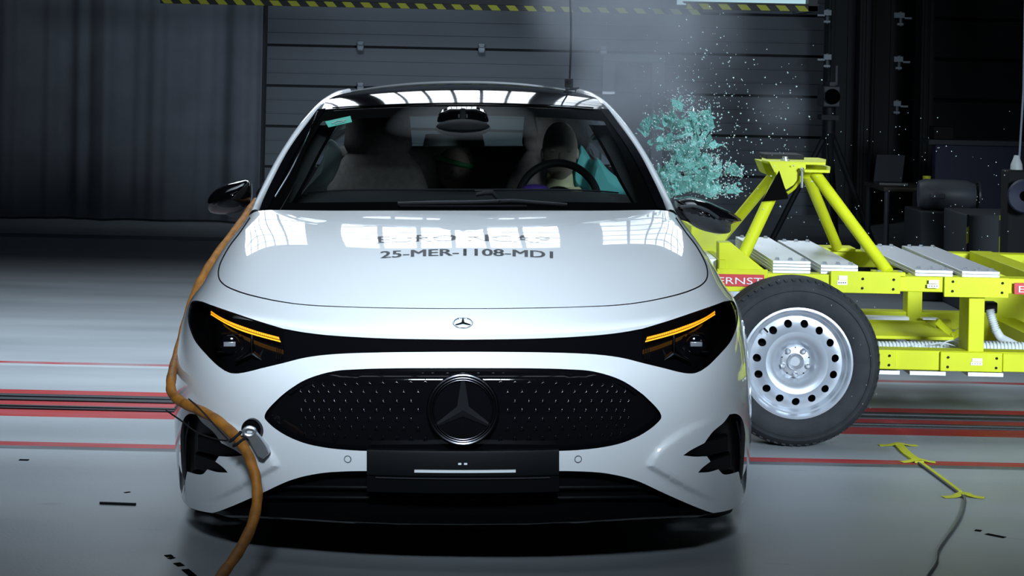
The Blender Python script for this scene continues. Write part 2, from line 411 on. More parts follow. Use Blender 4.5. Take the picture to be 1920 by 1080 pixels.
# second, darker door on the right
el, er = T(1700, 100, YD).x, T(1990, 100, YD).x
b = MB()
for a, c in zip(zs[:-1], zs[1:]): b.box(el, er, YD, YD + .06, max(c, .02) + .012, a - .012)
struct('door_3', b, M['hall_dark'], bevel=.01)
for i, (p0, p1, y_, m) in enumerate(((1553, 1598, 19.6, 'hall_dark'), (1612, 1632, 19.4, 'hall_dark'), (1636, 1678, 19.8, 'hall_dark'), (1728, 1752, 19.7, 'hall_dark'), (488, 496, 18.6, 'hall_dark'))):
    x0, x1 = T(p0, 100, y_).x, T(p1, 100, y_).x; b = MB()
    b.box(x0, x1, y_, y_ + .25, 0, ZC - .05); b.box(x0 + .02, x0 + .045, y_ - .03, y_, 0, ZC - .05); b.box(x1 - .05, x1 - .02, y_ - .03, y_, 0, ZC - .05)
    struct('trim_%d' % (i + 3), b, M[m])
for px_, py_, lab in ((1551, 25, 'metal roller bracket highest on the post beside the light rig end'), (1551, 108, 'metal roller bracket on the post just above the grey camera'),
                      (1688, 30, 'metal roller bracket at the top of the right rail post'), (1685, 112, 'metal roller bracket midway down the right rail post'), (1681, 195, 'metal roller bracket lowest on the right rail post')):
    left = px_ < 1600; yp = 19.57 if left else 19.77; p = T(px_, py_, yp); b = MB()
    xe = T(1556, py_, yp).x if left else T(1674, py_, yp).x               # edge of the post it is bolted to
    b.box(min(p.x - .04, xe), max(p.x + .03, xe), yp - .06, yp, p.z - .02, p.z + .03); b.box(p.x - .04, p.x + .02, yp - .06, yp, p.z - .09, p.z - .07)
    b.tube([(p.x, yp - .03, p.z - .1), (p.x, yp - .03, p.z + .04)], .018, 8)
    sx = -1 if left else 1; b.box(*sorted((p.x + sx * .03, p.x + sx * .10)), yp - .05, yp - .02, p.z - .03, p.z - .012)
    tag(b.build('roller_bracket', M['hinge']), lab, 'bracket', 'door roller brackets on the dark posts')

# long dark curtain on the left
YC_ = 18.2
rows = []
xs = np.linspace(T(-60, 200, YC_).x, T(488, 200, YC_).x, 260)
def fold(x): return .06 * math.sin(x * 8.1 + 1.6 * math.sin(x * 2.3)) + .026 * math.sin(x * 19 + 2 * math.sin(x * 3.7)) + .006 * math.sin(x * 47)
for k in range(13):
    t = k / 12; zb = [T(868 + (x / YC_) * F, 405 + 22 * math.exp(-((x + 2.6) / .9) ** 2) - 6 * (x + 2.6), YC_).z for x in xs]
    rows.append([Vector((x + .012 * math.sin(t * 5 + x * 3), YC_ + fold(x) * (1 - .25 * t), max(.02, zb[i]) * (1 - t) + 7.6 * t)) for i, x in enumerate(xs)])
cu = MB().grid(rows).build('curtain', M['curtain'], solid=.004)
tag(cu, 'long dark grey pleated curtain hanging at the left of the hall', 'curtain')

# light rigs: hazard-taped edge beams behind the car
HZ = hazard('hazard_tape', .127, 1, 0, .9)
def rig_beam(name, px0, px1, py, Y, label, dz=0.0, bh=.13):
    p = T((px0 + px1) / 2, py, Y); x0, x1 = T(px0, py, Y).x, T(px1, py, Y).x
    r = empty(name, p, label, 'light rig')
    b = MB(); b.box(x0, x1, Y, Y + .06, p.z - .018, p.z + .018); b.build('hazard_strip', HZ, r)
    b = MB(); b.box(x0 - .01, x1 + .01, Y + .01, Y + .10, p.z + .020, p.z + bh); b.box(x0 - .02, x1 + .02, Y + .02, Y + .10, p.z + bh, p.z + bh + .006); b.build('edge_beam', M['hall_dark'], r)
    return r, p, x0, x1
r1, p1, x0, x1 = rig_beam('light_rig', 300, 1318, 12, 14.4, 'long light rig edge with yellow and black hazard tape above the car')
for x in (x0 + .4, x1 - .4): MB().tube([(x, 14.45, p1.z + .14), (x, 14.45, ZC)], .015, 8).build('hanger_rod', M['hall_dark'], r1)
r2, p2, x0, x1 = rig_beam('light_rig', 1288, 1533, 14, 13.6, 'short hazard-taped light rig at the upper right with a lit glass face', bh=.026)
b = MB(); b.box(x0, x1 - .06, 13.72, 14.25, p2.z + .027, p2.z + .4); b.build('lit_face', M['tube_light'], r2)
b = MB(); b.box(x1 - .06, x1 + .0, 13.6, 14.25, p2.z - .02, p2.z + .55); b.build('end_plate', M['hall_dark'], r2)
for x in (x0 + .1, x1 - .1): MB().tube([(x, 14.22, p2.z + .39), (x, 14.22, ZC)], .015, 8).build('hanger_rod', M['hall_dark'], r2)

# floodlights: rows of louvred panels, tilted down towards the car
def floodlight(xc, w, y0, z0, y1, z1, label, group, face=-1, m='panel'):
    up = Vector((0, y1 - y0, z1 - z0)); L = up.length; up.normalize(); nn = Vector((1, 0, 0)).cross(up)
    if nn.y * face < 0: nn = -nn
    r = empty('floodlight', Vector((xc, y0, z0)), label, 'light', group)
    o = Vector((xc, y0, z0)); ex = Vector((1, 0, 0)); b = MB(); k = 6
    for i in range(k):
        a, c = (i + .07) / k * L, (i + .93) / k * L
        b.add([o + ex * -w / 2 + up * a, o + ex * w / 2 + up * a, o + ex * w / 2 + up * c, o + ex * -w / 2 + up * c], [(0, 1, 2, 3)])
    b.build('lit_panel', M[m], r, fixn=False)
    b = MB(); q = [o + ex * (sx * w / 2) + up * t - nn * .012 for sx, t in ((-1.04, -.02), (1.04, -.02), (1.04, L + .02), (-1.04, L + .02))]
    b.prism(q, -nn * .14); b.build('housing', M['hall_dark'], r)
    t_ = o + up * L - nn * .1; MB().tube([t_, Vector((t_.x, t_.y, ZC))], .02, 8).build('hanger_rod', M['hall_dark'], r)
LG = 'louvred floodlights of the bank behind the car'
for i in range(-10, 11):
    if i in (3, -4): continue
    floodlight(i * .238, .204, 13.9, 2.85, 13.4, 4.2, 'louvred white floodlight panel in the hanging bank behind the car', LG)
for i in range(-5, 5):
    floodlight(i * .62 + .3, .52, 2.3, 5.15, 3.3, 5.5, 'louvred white floodlight panel hanging above and in front of the car', 'louvred floodlights of the bank in front of the car', 1, 'front_panel')
# ------------------------------------------------------------------ the car: front shell surface
CAR = empty('car', W @ Matrix.Translation((0, D + 2.3, 0)),
            'white saloon car, front on, amber indicators lit and driver side glass shattering', 'car')
ROWS = [
 [(0,990,.07),(200,985,.085),(330,975,.13),(430,966,.2),(486,960,.31),(517,949,.44),(528,932,.60)],
 [(0,925,.03),(200,922,.045),(330,915,.09),(432,905,.165),(496,893,.29),(531,880,.44),(538,862,.62)],
 [(0,862,.015),(200,860,.03),(330,855,.075),(435,846,.15),(500,834,.275),(533,817,.43),(541,797,.62)],
 [(0,770,0),(200,768,.015),(330,764,.06),(435,757,.14),(500,748,.27),(532,738,.43),(540,728,.63)],
 [(0,690,.04),(200,690,.052),(330,689,.09),(433,687,.165),(497,682,.285),(528,674,.44),(536,664,.64)],
 [(0,660,.085),(200,660,.097),(330,657,.13),(431,649,.195),(493,638,.31),(522,628,.46),(530,618,.66)],
 [(0,636,.125),(200,633,.138),(325,624,.17),(425,604,.235),(485,588,.345),(513,582,.5),(521,586,.69)],
 [(0,606,.2),(200,604,.213),(320,594,.25),(417,574,.32),(474,560,.43),(503,558,.58),(512,563,.73)],
 [(0,578,.28),(200,576,.295),(310,568,.33),(400,550,.41),(455,538,.53),(484,535,.68),(496,542,.83)],
 [(0,530,.46),(190,528,.475),(300,520,.51),(380,508,.57),(430,500,.66),(462,500,.78),(475,508,.90)],
 [(0,480,.70),(185,478,.71),(285,472,.74),(360,464,.79),(407,460,.86),(440,463,.93),(453,472,1.0)],
 [(0,432,1.02),(180,431,1.03),(275,428,1.04),(345,424,1.07),(390,423,1.10),(416,428,1.14),(430,440,1.18)],
 [(0,395,1.36),(180,395,1.36),(270,395,1.36),(330,394,1.36),(370,394,1.36),(390,397,1.36),(402,405,1.36)]]

def natspline(x, Y, q):
    """natural cubic spline through rows of Y at x, evaluated at q (vectorised over the other axes)"""
    n = len(x); h = np.diff(x); A = np.zeros((n, n)); B = np.zeros_like(Y)
    A[0, 0] = A[-1, -1] = 1
    for i in range(1, n - 1):
        A[i, i - 1] = h[i - 1]; A[i, i] = 2 * (h[i - 1] + h[i]); A[i, i + 1] = h[i]
        B[i] = 6 * ((Y[i + 1] - Y[i]) / h[i] - (Y[i] - Y[i - 1]) / h[i - 1])
    Mm = np.linalg.solve(A, B.reshape(n, -1)).reshape(Y.shape)
    k = np.clip(np.searchsorted(x, q) - 1, 0, n - 2)
    sh = (-1,) + (1,) * (Y.ndim - 1)
    hk = h[k].reshape(sh); a = (x[k + 1] - q).reshape(sh); b = (q - x[k]).reshape(sh)
    return Mm[k] * a ** 3 / (6 * hk) + Mm[k + 1] * b ** 3 / (6 * hk) + (Y[k] / hk - Mm[k] * hk / 6) * a + (Y[k + 1] / hk - Mm[k + 1] * hk / 6) * b

ctrl = np.array([[list(cp(*c)) for c in r] for r in ROWS])            # 13 x 7 x 3
full = np.concatenate([ctrl[:, :0:-1] * np.array([-1, 1, 1]), ctrl], axis=1)   # 13 x 13 x 3
du = np.linalg.norm(np.diff(full, axis=1), axis=2).mean(0); su = np.concatenate([[0], np.cumsum(du)]); su = (su - su[6]) / su[-1] * 2
dv = np.linalg.norm(np.diff(full, axis=0), axis=2).mean(1); sv = np.concatenate([[0], np.cumsum(dv)]); sv /= sv[-1]
NU, NV = 257, 241
qu = np.linspace(-1, 1, NU); qv = np.linspace(0, 1, NV)
S = natspline(su, full.transpose(1, 0, 2), qu)                        # NU x 13 x 3
S = natspline(sv, S.transpose(1, 0, 2), qv)                           # NV x NU x 3
for it in range(60):
    E = S.copy()
    E[1:-1] = S[1:-1] * 0.5 + 0.25 * (S[2:] + S[:-2]); E[[0, -1]] = S[[0, -1]]
    S2 = E.copy(); S2[:, 1:-1] = E[:, 1:-1] * 0.5 + 0.25 * (E[:, 2:] + E[:, :-2]); S2[:, [0, -1]] = E[:, [0, -1]]
    S = S2
S = 0.5 * (S + S[:, ::-1] * np.array([-1, 1, 1]))
SN = np.cross(np.gradient(S, axis=1), np.gradient(S, axis=0)); SN /= np.linalg.norm(SN, axis=2, keepdims=True)
U_LEN, V_LEN = 1.05, 1.45                                             # rough metres per unit of u and v

def sev(uv, A=None):
    A = S if A is None else A
    uv = np.atleast_2d(uv)
    x = np.clip((uv[:, 0] + 1) / 2 * (NU - 1), 0, NU - 1.001); y = np.clip(uv[:, 1] * (NV - 1), 0, NV - 1.001)
    i = x.astype(int); j = y.astype(int); fx = (x - i)[:, None]; fy = (y - j)[:, None]
    return (A[j, i] * (1 - fx) + A[j, i + 1] * fx) * (1 - fy) + (A[j + 1, i] * (1 - fx) + A[j + 1, i + 1] * fx) * fy
def proj(P): return np.stack([P[..., 0] / P[..., 1] * F, CY + (H - P[..., 2]) / P[..., 1] * F], -1)
SP = proj(S)
def s_inv(px):
    """(dx, py) image points -> (u, v) on the shell"""
    out = []
    for (a, b) in px:
        d = (SP[..., 0] - a) ** 2 + (SP[..., 1] - b) ** 2
        j, i = np.unravel_index(np.argmin(d), d.shape)
        uv = np.array([qu[i], qv[j]])
        for _ in range(8):
            p = proj(sev(uv))[0]; e = 2e-3
            J = np.stack([(proj(sev(uv + [e, 0]))[0] - proj(sev(uv - [e, 0]))[0]) / (2 * e), (proj(sev(uv + [0, e]))[0] - proj(sev(uv - [0, e]))[0]) / (2 * e)], 1)
            if abs(np.linalg.det(J)) < 2e3: break
            st = np.linalg.solve(J, np.array([a, b]) - p); st = np.clip(st, -.03, .03)
            uv = np.clip(uv + st, [-1, 0], [1, 1])
        out.append(uv)
    return np.array(out)
def s_at(dx, py, off=0.0):
    uv = s_inv([(dx, py)]); return Vector(sev(uv)[0]) + Vector(nrm(uv)[0]) * off
def nrm(uv):
    n = sev(uv, SN); return n / np.linalg.norm(n, axis=1, keepdims=True)

def poly(*segs):
    """join smooth runs of (dx, py) points into one closed outline"""
    out = []
    for s in segs:
        if len(s) > 2: q = [(p.x, p.y) for p in catmull([(a, b, 0) for a, b in s], 6)]
        else: q = list(s)
        if out and math.hypot(out[-1][0] - q[0][0], out[-1][1] - q[0][1]) < 1: q = q[1:]
        out += q
    if math.hypot(out[-1][0] - out[0][0], out[-1][1] - out[0][1]) < 1: out.pop()
    return np.array(out, float)

seam_line = [(-4,578.5),(60,578.4),(138,577.5),(200,576),(283,572.5),(342,565.5),(400,553),(435,541),(452,530),(458.5,516),(455,494),(438,462),(419,437),(399,408)]
SL = np.array([(p.x, p.y) for p in catmull([(a, b, 0) for a, b in seam_line], 6)])
tn = np.gradient(SL, axis=0); tn /= np.linalg.norm(tn, axis=1, keepdims=True); nr = np.stack([-tn[:, 1], tn[:, 0]], 1)
wd = np.interp(SL[:, 0], [0, 200, 330, 420], [0.7, 0.75, 1.0, 1.3])[:, None]
POLY = {}
POLY['headlight'] = poly([(336.5,616.3),(385,601.5),(431,586),(470,572.5),(490,565)], [(490,565),(503,563.5),(510,568),(514,580)], [(514,580),(516,595),(513,614),(502,640),(482,664),(462,684),(447,695)], [(447,695),(433,700),(412,699),(375,690),(336.5,680.6)], [(336.5,680.6),(336.5,616.3)])
POLY['band'] = poly([(-4,637),(130,635),(232,630),(292,624),(336.5,616.3)], [(336.5,616.3),(336.5,680.6)], [(336.5,680.6),(292,670),(232,663.5),(132,660.5),(-4,659.5)])
POLY['grille'] = poly([(-4,690),(130,690.5),(200,692.5),(245,696.5),(293,711),(329,733),(353,754),(367,769.5),(372,779)], [(372,779),(370,787),(353,803),(329,818),(300,830),(269,837.5),(232,842.5),(182,845.5),(100,846),(-4,846)])
POLY['vent'] = poly([(500,777),(512,776),(522,783),(528,802),(532,848),(531,908),(526.5,930)], [(526.5,930),(523,913),(517,884)], [(517,884),(500,889),(488,889),(479,880)], [(479,880),(460,884.5),(438,885)], [(438,885),(447,876),(463,865)], [(463,865),(456,855)], [(456,855),(432,855),(409,852)], [(409,852),(425,842),(451,830)], [(451,830),(467,810),(488,793),(500,777)])
POLY['intake'] = poly([(-4,883),(150,883),(225,884),(275,888.5),(325,901),(380,926),(428,947),(455,957.5),(468,961.5)], [(468,961.5),(471,980),(300,1000),(-4,1000)])
POLY['vent_panel'] = poly([(340,870),(356,843),(392,812),(440,788),(481,776),(505,773.5)], [(505,773.5),(522,780),(534,800),(537,836),(536,884),(530,931)], [(530,931),(510,937),(490,942),(476,943),(452,938),(404,914),(356,887),(342,878),(340,870)])
UVP = {}
for k, p in POLY.items():
    uv = s_inv([(max(a, 0), min(b, 989)) for a, b in p])
    uv[:, 0] = np.where(p[:, 0] < 0, -0.03, uv[:, 0]); uv[:, 1] = np.where(p[:, 1] > 989, -0.03, uv[:, 1]); UVP[k] = uv
uvl = s_inv([(max(a, 0), b) for a, b in np.concatenate([SL + nr * wd, (SL - nr * wd)[::-1]])]); nS = len(SL)
sx_ = np.concatenate([SL, SL[::-1]])[:, 0]; uvl[:, 0] = np.where(sx_ < 0, -0.03, uvl[:, 0])
UVP['seam'] = uvl
mid = s_inv([(max(a, 0), b) for a, b in SL])
mid[:, 0] = np.where(SL[:, 0] < 0, -0.03, mid[:, 0])
UVP['hood'] = np.concatenate([mid, [[mid[-1, 0], 1.03], [-0.03, 1.03]]])

def inside(P, poly_):
    x, y = P[:, 0], P[:, 1]; r = np.zeros(len(P), bool); n = len(poly_)
    for i in range(n):
        (xa, ya), (xb, yb) = poly_[i], poly_[(i + 1) % n]
        if ya == yb: continue
        c = ((ya > y) != (yb > y)) & (x < (xb - xa) * (y - ya) / (yb - ya) + xa); r ^= c
    return r
def seg_dist(P, poly_, closed=True):
    d = np.full(len(P), 1e9); n = len(poly_)
    for i in range(n if closed else n - 1):
        a = poly_[i]; b = poly_[(i + 1) % n]; ab = b - a; L = (ab ** 2).sum() + 1e-18
        t = np.clip(((P - a) @ ab) / L, 0, 1); d = np.minimum(d, np.linalg.norm(P - (a + t[:, None] * ab), axis=1))
    return d
def cdt(polys, steiner, gap):
    """constrained triangulation: closed outlines plus loose inner points kept clear of the outlines"""
    keep = np.ones(len(steiner), bool)
    for p in polys: keep &= seg_dist(steiner, p) > gap
    pts = [tuple(q) for q in steiner[keep]]; ed = []
    for p in polys:
        k = len(pts); pts += [tuple(q) for q in p]; ed += [(k + i, k + (i + 1) % len(p)) for i in range(len(p))]
    r = delaunay_2d_cdt([Vector(p) for p in pts], ed, [], 0, 1e-7)
    return np.array([tuple(p) for p in r[0]]), np.array(r[2])

sc = np.array([U_LEN, V_LEN])
gu = np.linspace(0, 1, 76); gv = np.linspace(0, 1, 112)
gg = np.stack(np.meshgrid(gu, gv), -1).reshape(-1, 2)
gg[:, 0] += 0 * gg[:, 1]
dom = np.concatenate([np.stack([gu, 0 * gu], 1), np.stack([0 * gv + 1, gv], 1)[1:], np.stack([gu, 0 * gu + 1], 1)[::-1][1:], np.stack([0 * gv, gv], 1)[::-1][1:-1]])
names = ['seam', 'headlight', 'band', 'grille', 'vent', 'intake', 'hood', 'vent_panel']
vp = UVP['vent_panel'] * sc; vt = np.roll(vp, -1, 0) - np.roll(vp, 1, 0); vt /= np.linalg.norm(vt, axis=1, keepdims=True); vn = np.stack([-vt[:, 1], vt[:, 0]], 1)
if not inside(vp[10:11] + vn[10:11] * .01, vp)[0]: vn = -vn
extra = []
for o_ in (.005, .010, .015, .020):
    q = vp + vn * o_; k_ = inside(q, vp) & (seg_dist(q, vp) > o_ * .9); extra.append(q[k_])
extra = np.concatenate(extra)
gd = np.ones(len(gg), bool)
for q in extra: gd &= np.linalg.norm(gg * sc - q, axis=1) > .0065
steiner = np.concatenate([gg[gd] * sc, extra])
cons = [UVP[k] * sc for k in names if k not in ('hood',)] + [dom * sc]
CV, CT = cdt(cons, steiner, 0.0045)
CUV = CV / sc
cen = CUV[CT].mean(1)
ok = (cen[:, 0] > 1e-6) & (cen[:, 0] < 1) & (cen[:, 1] > 0) & (cen[:, 1] < 1)
CT = CT[ok]; cen = cen[ok]
a_, b_, c_ = CUV[CT[:, 0]], CUV[CT[:, 1]], CUV[CT[:, 2]]
area = (b_[:, 0] - a_[:, 0]) * (c_[:, 1] - a_[:, 1]) - (b_[:, 1] - a_[:, 1]) * (c_[:, 0] - a_[:, 0])
CT[area < 0] = CT[area < 0][:, ::-1]
lab = np.full(len(CT), 'fascia', dtype=object)
lab[inside(cen, UVP['hood'])] = 'hood'
for k in ('intake', 'vent', 'grille', 'band', 'headlight', 'seam'): lab[inside(cen, UVP[k])] = k
P3 = sev(CUV); N3 = nrm(CUV)
# sunken cheek around the side air inlet
ivp = inside(CUV, UVP['vent_panel'])
dpx = seg_dist(CUV * sc, UVP['vent_panel'] * sc)
sink = np.where(ivp, np.clip(dpx / 0.020, 0, 1), 0); sink = sink * sink * (3 - 2 * sink) * -0.013 * np.clip((480 - proj(P3)[:, 0]) / 90, 0, 1)
P3 = P3 - N3 * sink[:, None]
fn = np.cross(P3[CT[:, 1]] - P3[CT[:, 0]], P3[CT[:, 2]] - P3[CT[:, 0]]); VN = np.zeros_like(P3)
for k in range(3): np.add.at(VN, CT[:, k], fn)
VN /= np.linalg.norm(VN, axis=1, keepdims=True) + 1e-12
if (VN * N3).sum() < 0: VN = -VN; CT = CT[:, ::-1]
near = ivp | (dpx < 0.012)
NS = np.where(near[:, None], VN, N3)

def shell_part(key, name, mats, off=0.0, offf=None, wall=0.0, side=0, parent=None, wall_m=0, label=None):
    """region of the front shell, mirrored; off pushes it inwards, wall adds the rim up to the surface. side +1/-1 keeps one half only"""
    tri = CT[lab == key]; ids = np.unique(tri); re = {v: i for i, v in enumerate(ids)}
    offs = np.full(len(ids), off) if offf is None else offf(proj(P3[ids])[:, 1])
    P = P3[ids] - N3[ids] * offs[:, None]; N = NS[ids]; n = len(ids)
    T3 = np.vectorize(re.get)(tri); mb = MB(); nr_ = []
    if offf is not None:
        g = np.cross(P[T3[:, 1]] - P[T3[:, 0]], P[T3[:, 2]] - P[T3[:, 0]]); N = np.zeros_like(P)
        for k in range(3): np.add.at(N, T3[:, k], g)
        N /= np.linalg.norm(N, axis=1, keepdims=True) + 1e-12
        if (N * N3[ids]).sum() < 0: N = -N
    edges = {}
    for t in T3:
        for k in range(3):
            e = (t[k], t[(k + 1) % 3]); r = (e[1], e[0])
            if r in edges: del edges[r]
            else: edges[e] = 1
    for sgn in ((1, -1) if side == 0 else (side,)):
        mx = np.array([sgn, 1, 1.0])
        mb.add([tuple(p) for p in P * mx], [tuple(t) if sgn > 0 else tuple(t[::-1]) for t in T3]); nr_ += [tuple(q) for q in N * mx]
        if wall:
            Q = P3[ids] - N3[ids] * (np.maximum(offs - wall, 0) if offf is not None else offs - wall)[:, None]; vs, fs, ns = [], [], []
            cen_ = P.mean(0)
            for (i, j) in edges:
                if abs(P[i, 0]) < 1e-5 and abs(P[j, 0]) < 1e-5: continue
                k = len(vs); q = [P[i], P[j], Q[j], Q[i]]
                wn = np.cross(q[1] - q[0], q[3] - q[0]); wn /= np.linalg.norm(wn) + 1e-12
                vs += [tuple(x * mx) for x in q]; f = (k + 3, k + 2, k + 1, k); fs.append(f if sgn > 0 else f[::-1]); ns += [tuple(-wn * mx)] * 4
            mb.add(vs, fs, wall_m); nr_ += ns
    o = mb.build(name, mats, parent or CAR, frame=W, normals=nr_)
    if label: o['label'] = label
    return o

hood = shell_part('hood', 'hood', M['paint'])
shell_part('fascia', 'front_fascia', M['paint'])
shell_part('seam', 'hood_seam', M['black_matte'], off=0.006, wall=0.006)
shell_part('band', 'light_band_panel', M['black_gloss'], off=0.004, wall=0.004, label='gloss black strip joining the two headlights')
shell_part('intake', 'lower_intake', M['black_satin'], off=0.05, wall=0.05)
def grille_off(y):
    y = np.asarray(y, float); e = np.clip((770 - y) / 80, 0, 1) ** 2 * .034
    return np.clip(.022 - e, .002, .03) + np.clip((703 - y) / 13, 0, 1) ** 2 * .016
GR = shell_part('grille', 'grille', [M['black_gloss'], M['black_satin']], off=0.022, offf=grille_off, wall=0.022, wall_m=0, label='gloss black grille studded with small stars')

# rolled top lip of the grille, which mirrors the light bank
lip = [s_at(x, y, -0.012) for x, y in [(p.x, p.y) for p in catmull([(0,691.5,0),(130,692,0),(200,694,0),(245,698,0),(293,712.5,0),(329,734.5,0)], 5)]]
lip = [Vector((-p.x, p.y, p.z)) for p in lip[:0:-1]] + lip
MB().tube(lip, 0.011, 10).build('grille_lip', M['black_gloss'], CAR, W)
# little three-pointed stars of the grille
gp = POLY['grille']; mbs = (MB(), MB())
for r, (y0, nmax, ph) in enumerate([(714,9,.5),(734,11,0),(753,12,.5),(772,12,0),(791,12,.5),(810,11,0),(829,9,.5)]):
    for i in range(-13, 14):
        q = (i + ph); x = q * 28.6 * (1 - 0.0022 * abs(q) ** 1.7)
        yy = y0 - (0.0 if r < 3 else 0.00012 * x * x * (r - 3) * 0.35) + (0.00011 * x * x if r == 0 else 0)
        if math.hypot(x, yy - 768) < 82: continue
        if not inside(np.array([[abs(x), yy]]), gp)[0] or seg_dist(np.array([[abs(x), yy]]), gp)[0] < 9: continue
        uv = s_inv([(abs(x), yy)]); p = Vector(sev(uv)[0]); n = Vector(nrm(uv)[0])
        if x < 0: p.x = -p.x; n.x = -n.x
        c = p - n * (float(grille_off(yy)) - 0.003)
        tx = n.cross(Vector((0, 0, 1))).normalized() * -1; tz = tx.cross(n) * -1
        if tz.z < 0: tz = -tz
        mb = mbs[0 if x < 0 else 1]
        R_ = 0.0088 * (1 - 0.0005 * abs(x))
        for a in (90, 210, 330):
            ca, sa = math.cos(math.radians(a)), math.sin(math.radians(a)); d = tx * ca + tz * sa; s_ = tx * -sa + tz * ca
            mb.add([c + n * .0035, c + d * R_ * .28 + s_ * R_ * .24 + n * .0002, c + d * R_ + n * .0005, c + d * R_ * .28 - s_ * R_ * .24 + n * .0002], [(0, 1, 2), (0, 2, 3)])
for mb in mbs: mb.build('grille_star_pattern', M['dark_chrome'], GR, W, smooth=0)

# large star badge in the grille
def star_badge(name, c, n, R, mats, parent, ring_r, rings, depth=0.012):
    n = Vector(n).normalized(); tx = Vector((0, 0, 1)).cross(n).normalized() * -1
    if tx.x < 0: tx = -tx
    tz = n.cross(tx); tz = tz if tz.z > 0 else -tz
    mb = MB()
    mb.disc(c - n * 0.004, n, R * 0.98, 48, 0)
    for (rr, rad, o) in rings:
        mb.tube([c + n * o + (tx * math.cos(t) + tz * math.sin(t)) * rr for t in [2 * math.pi * k / 64 for k in range(64)]], rad, 10, m=1, closed=True)
    top = c + n * depth
    for a in (90, 210, 330):
        f = lambda ang, r: c + (tx * math.cos(math.radians(ang)) + tz * math.sin(math.radians(ang))) * r
        tipl, tipr = f(a + 3.0, R * 0.93), f(a - 3.0, R * 0.93)
        wl, wr = f(a + 60, R * 0.20), f(a - 60, R * 0.20)
        ridge = f(a, R * .93) + n * 0.003
        mb.add([top, wl + n * .001, tipl, ridge, tipr, wr + n * .001], [(0, 1, 2, 3), (0, 3, 4, 5)], 2)
    o = mb.build(name, mats, parent, W, smooth=25); return o
bc = s_at(0.001, 768, 0.006); bc.x = 0
star_badge('star_badge', bc, (0, -1, 0.03), 0.094, [M['black_gloss'], M['dark_chrome'], M['badge_grey']], GR, 0.094, [(0.096, 0.0062, 0.0), (0.089, 0.003, 0.003), (0.083, 0.0018, 0.002)])
hb = s_at(0.001, 606.5, 0.002); hb.x = 0; hn = nrm(s_inv([(0.001, 606.5)]))[0]
star_badge('hood_badge', hb, hn, 0.028, [M['black_gloss'], M['chrome'], M['chrome']], CAR, 0.028, [(0.0275, 0.0022, 0.0)], 0.004)

# side inlets with black fins
for sg in (1, -1):
    v = shell_part('vent', 'side_air_inlet', M['black_satin'], off=0.030, wall=0.012, side=sg)
    fin = MB()
    for pts in ([(409,852),(451,831),(500,818),(500,846),(456,857)], [(438,885),(463,866),(505,852),(505,878),(480,888)]):
        o_ = [s_at(a, b, -0.004) for a, b in pts]; o_ = [Vector((p.x * sg, p.y, p.z)) for p in o_]
        fin.prism(o_, (0, 0.05, 0))
    fin.build('inlet_fin', M['black_satin'], v, W, bevel=0.002)
    ln = [s_at(a, b, -0.014) for a, b in ((521,790),(527,820),(528,860),(526,905),(523,924))]
    MB().tube([Vector((p.x * sg, p.y, p.z)) for p in ln], 0.0035, 8).build('inlet_edge', M['black_gloss'], v, W)

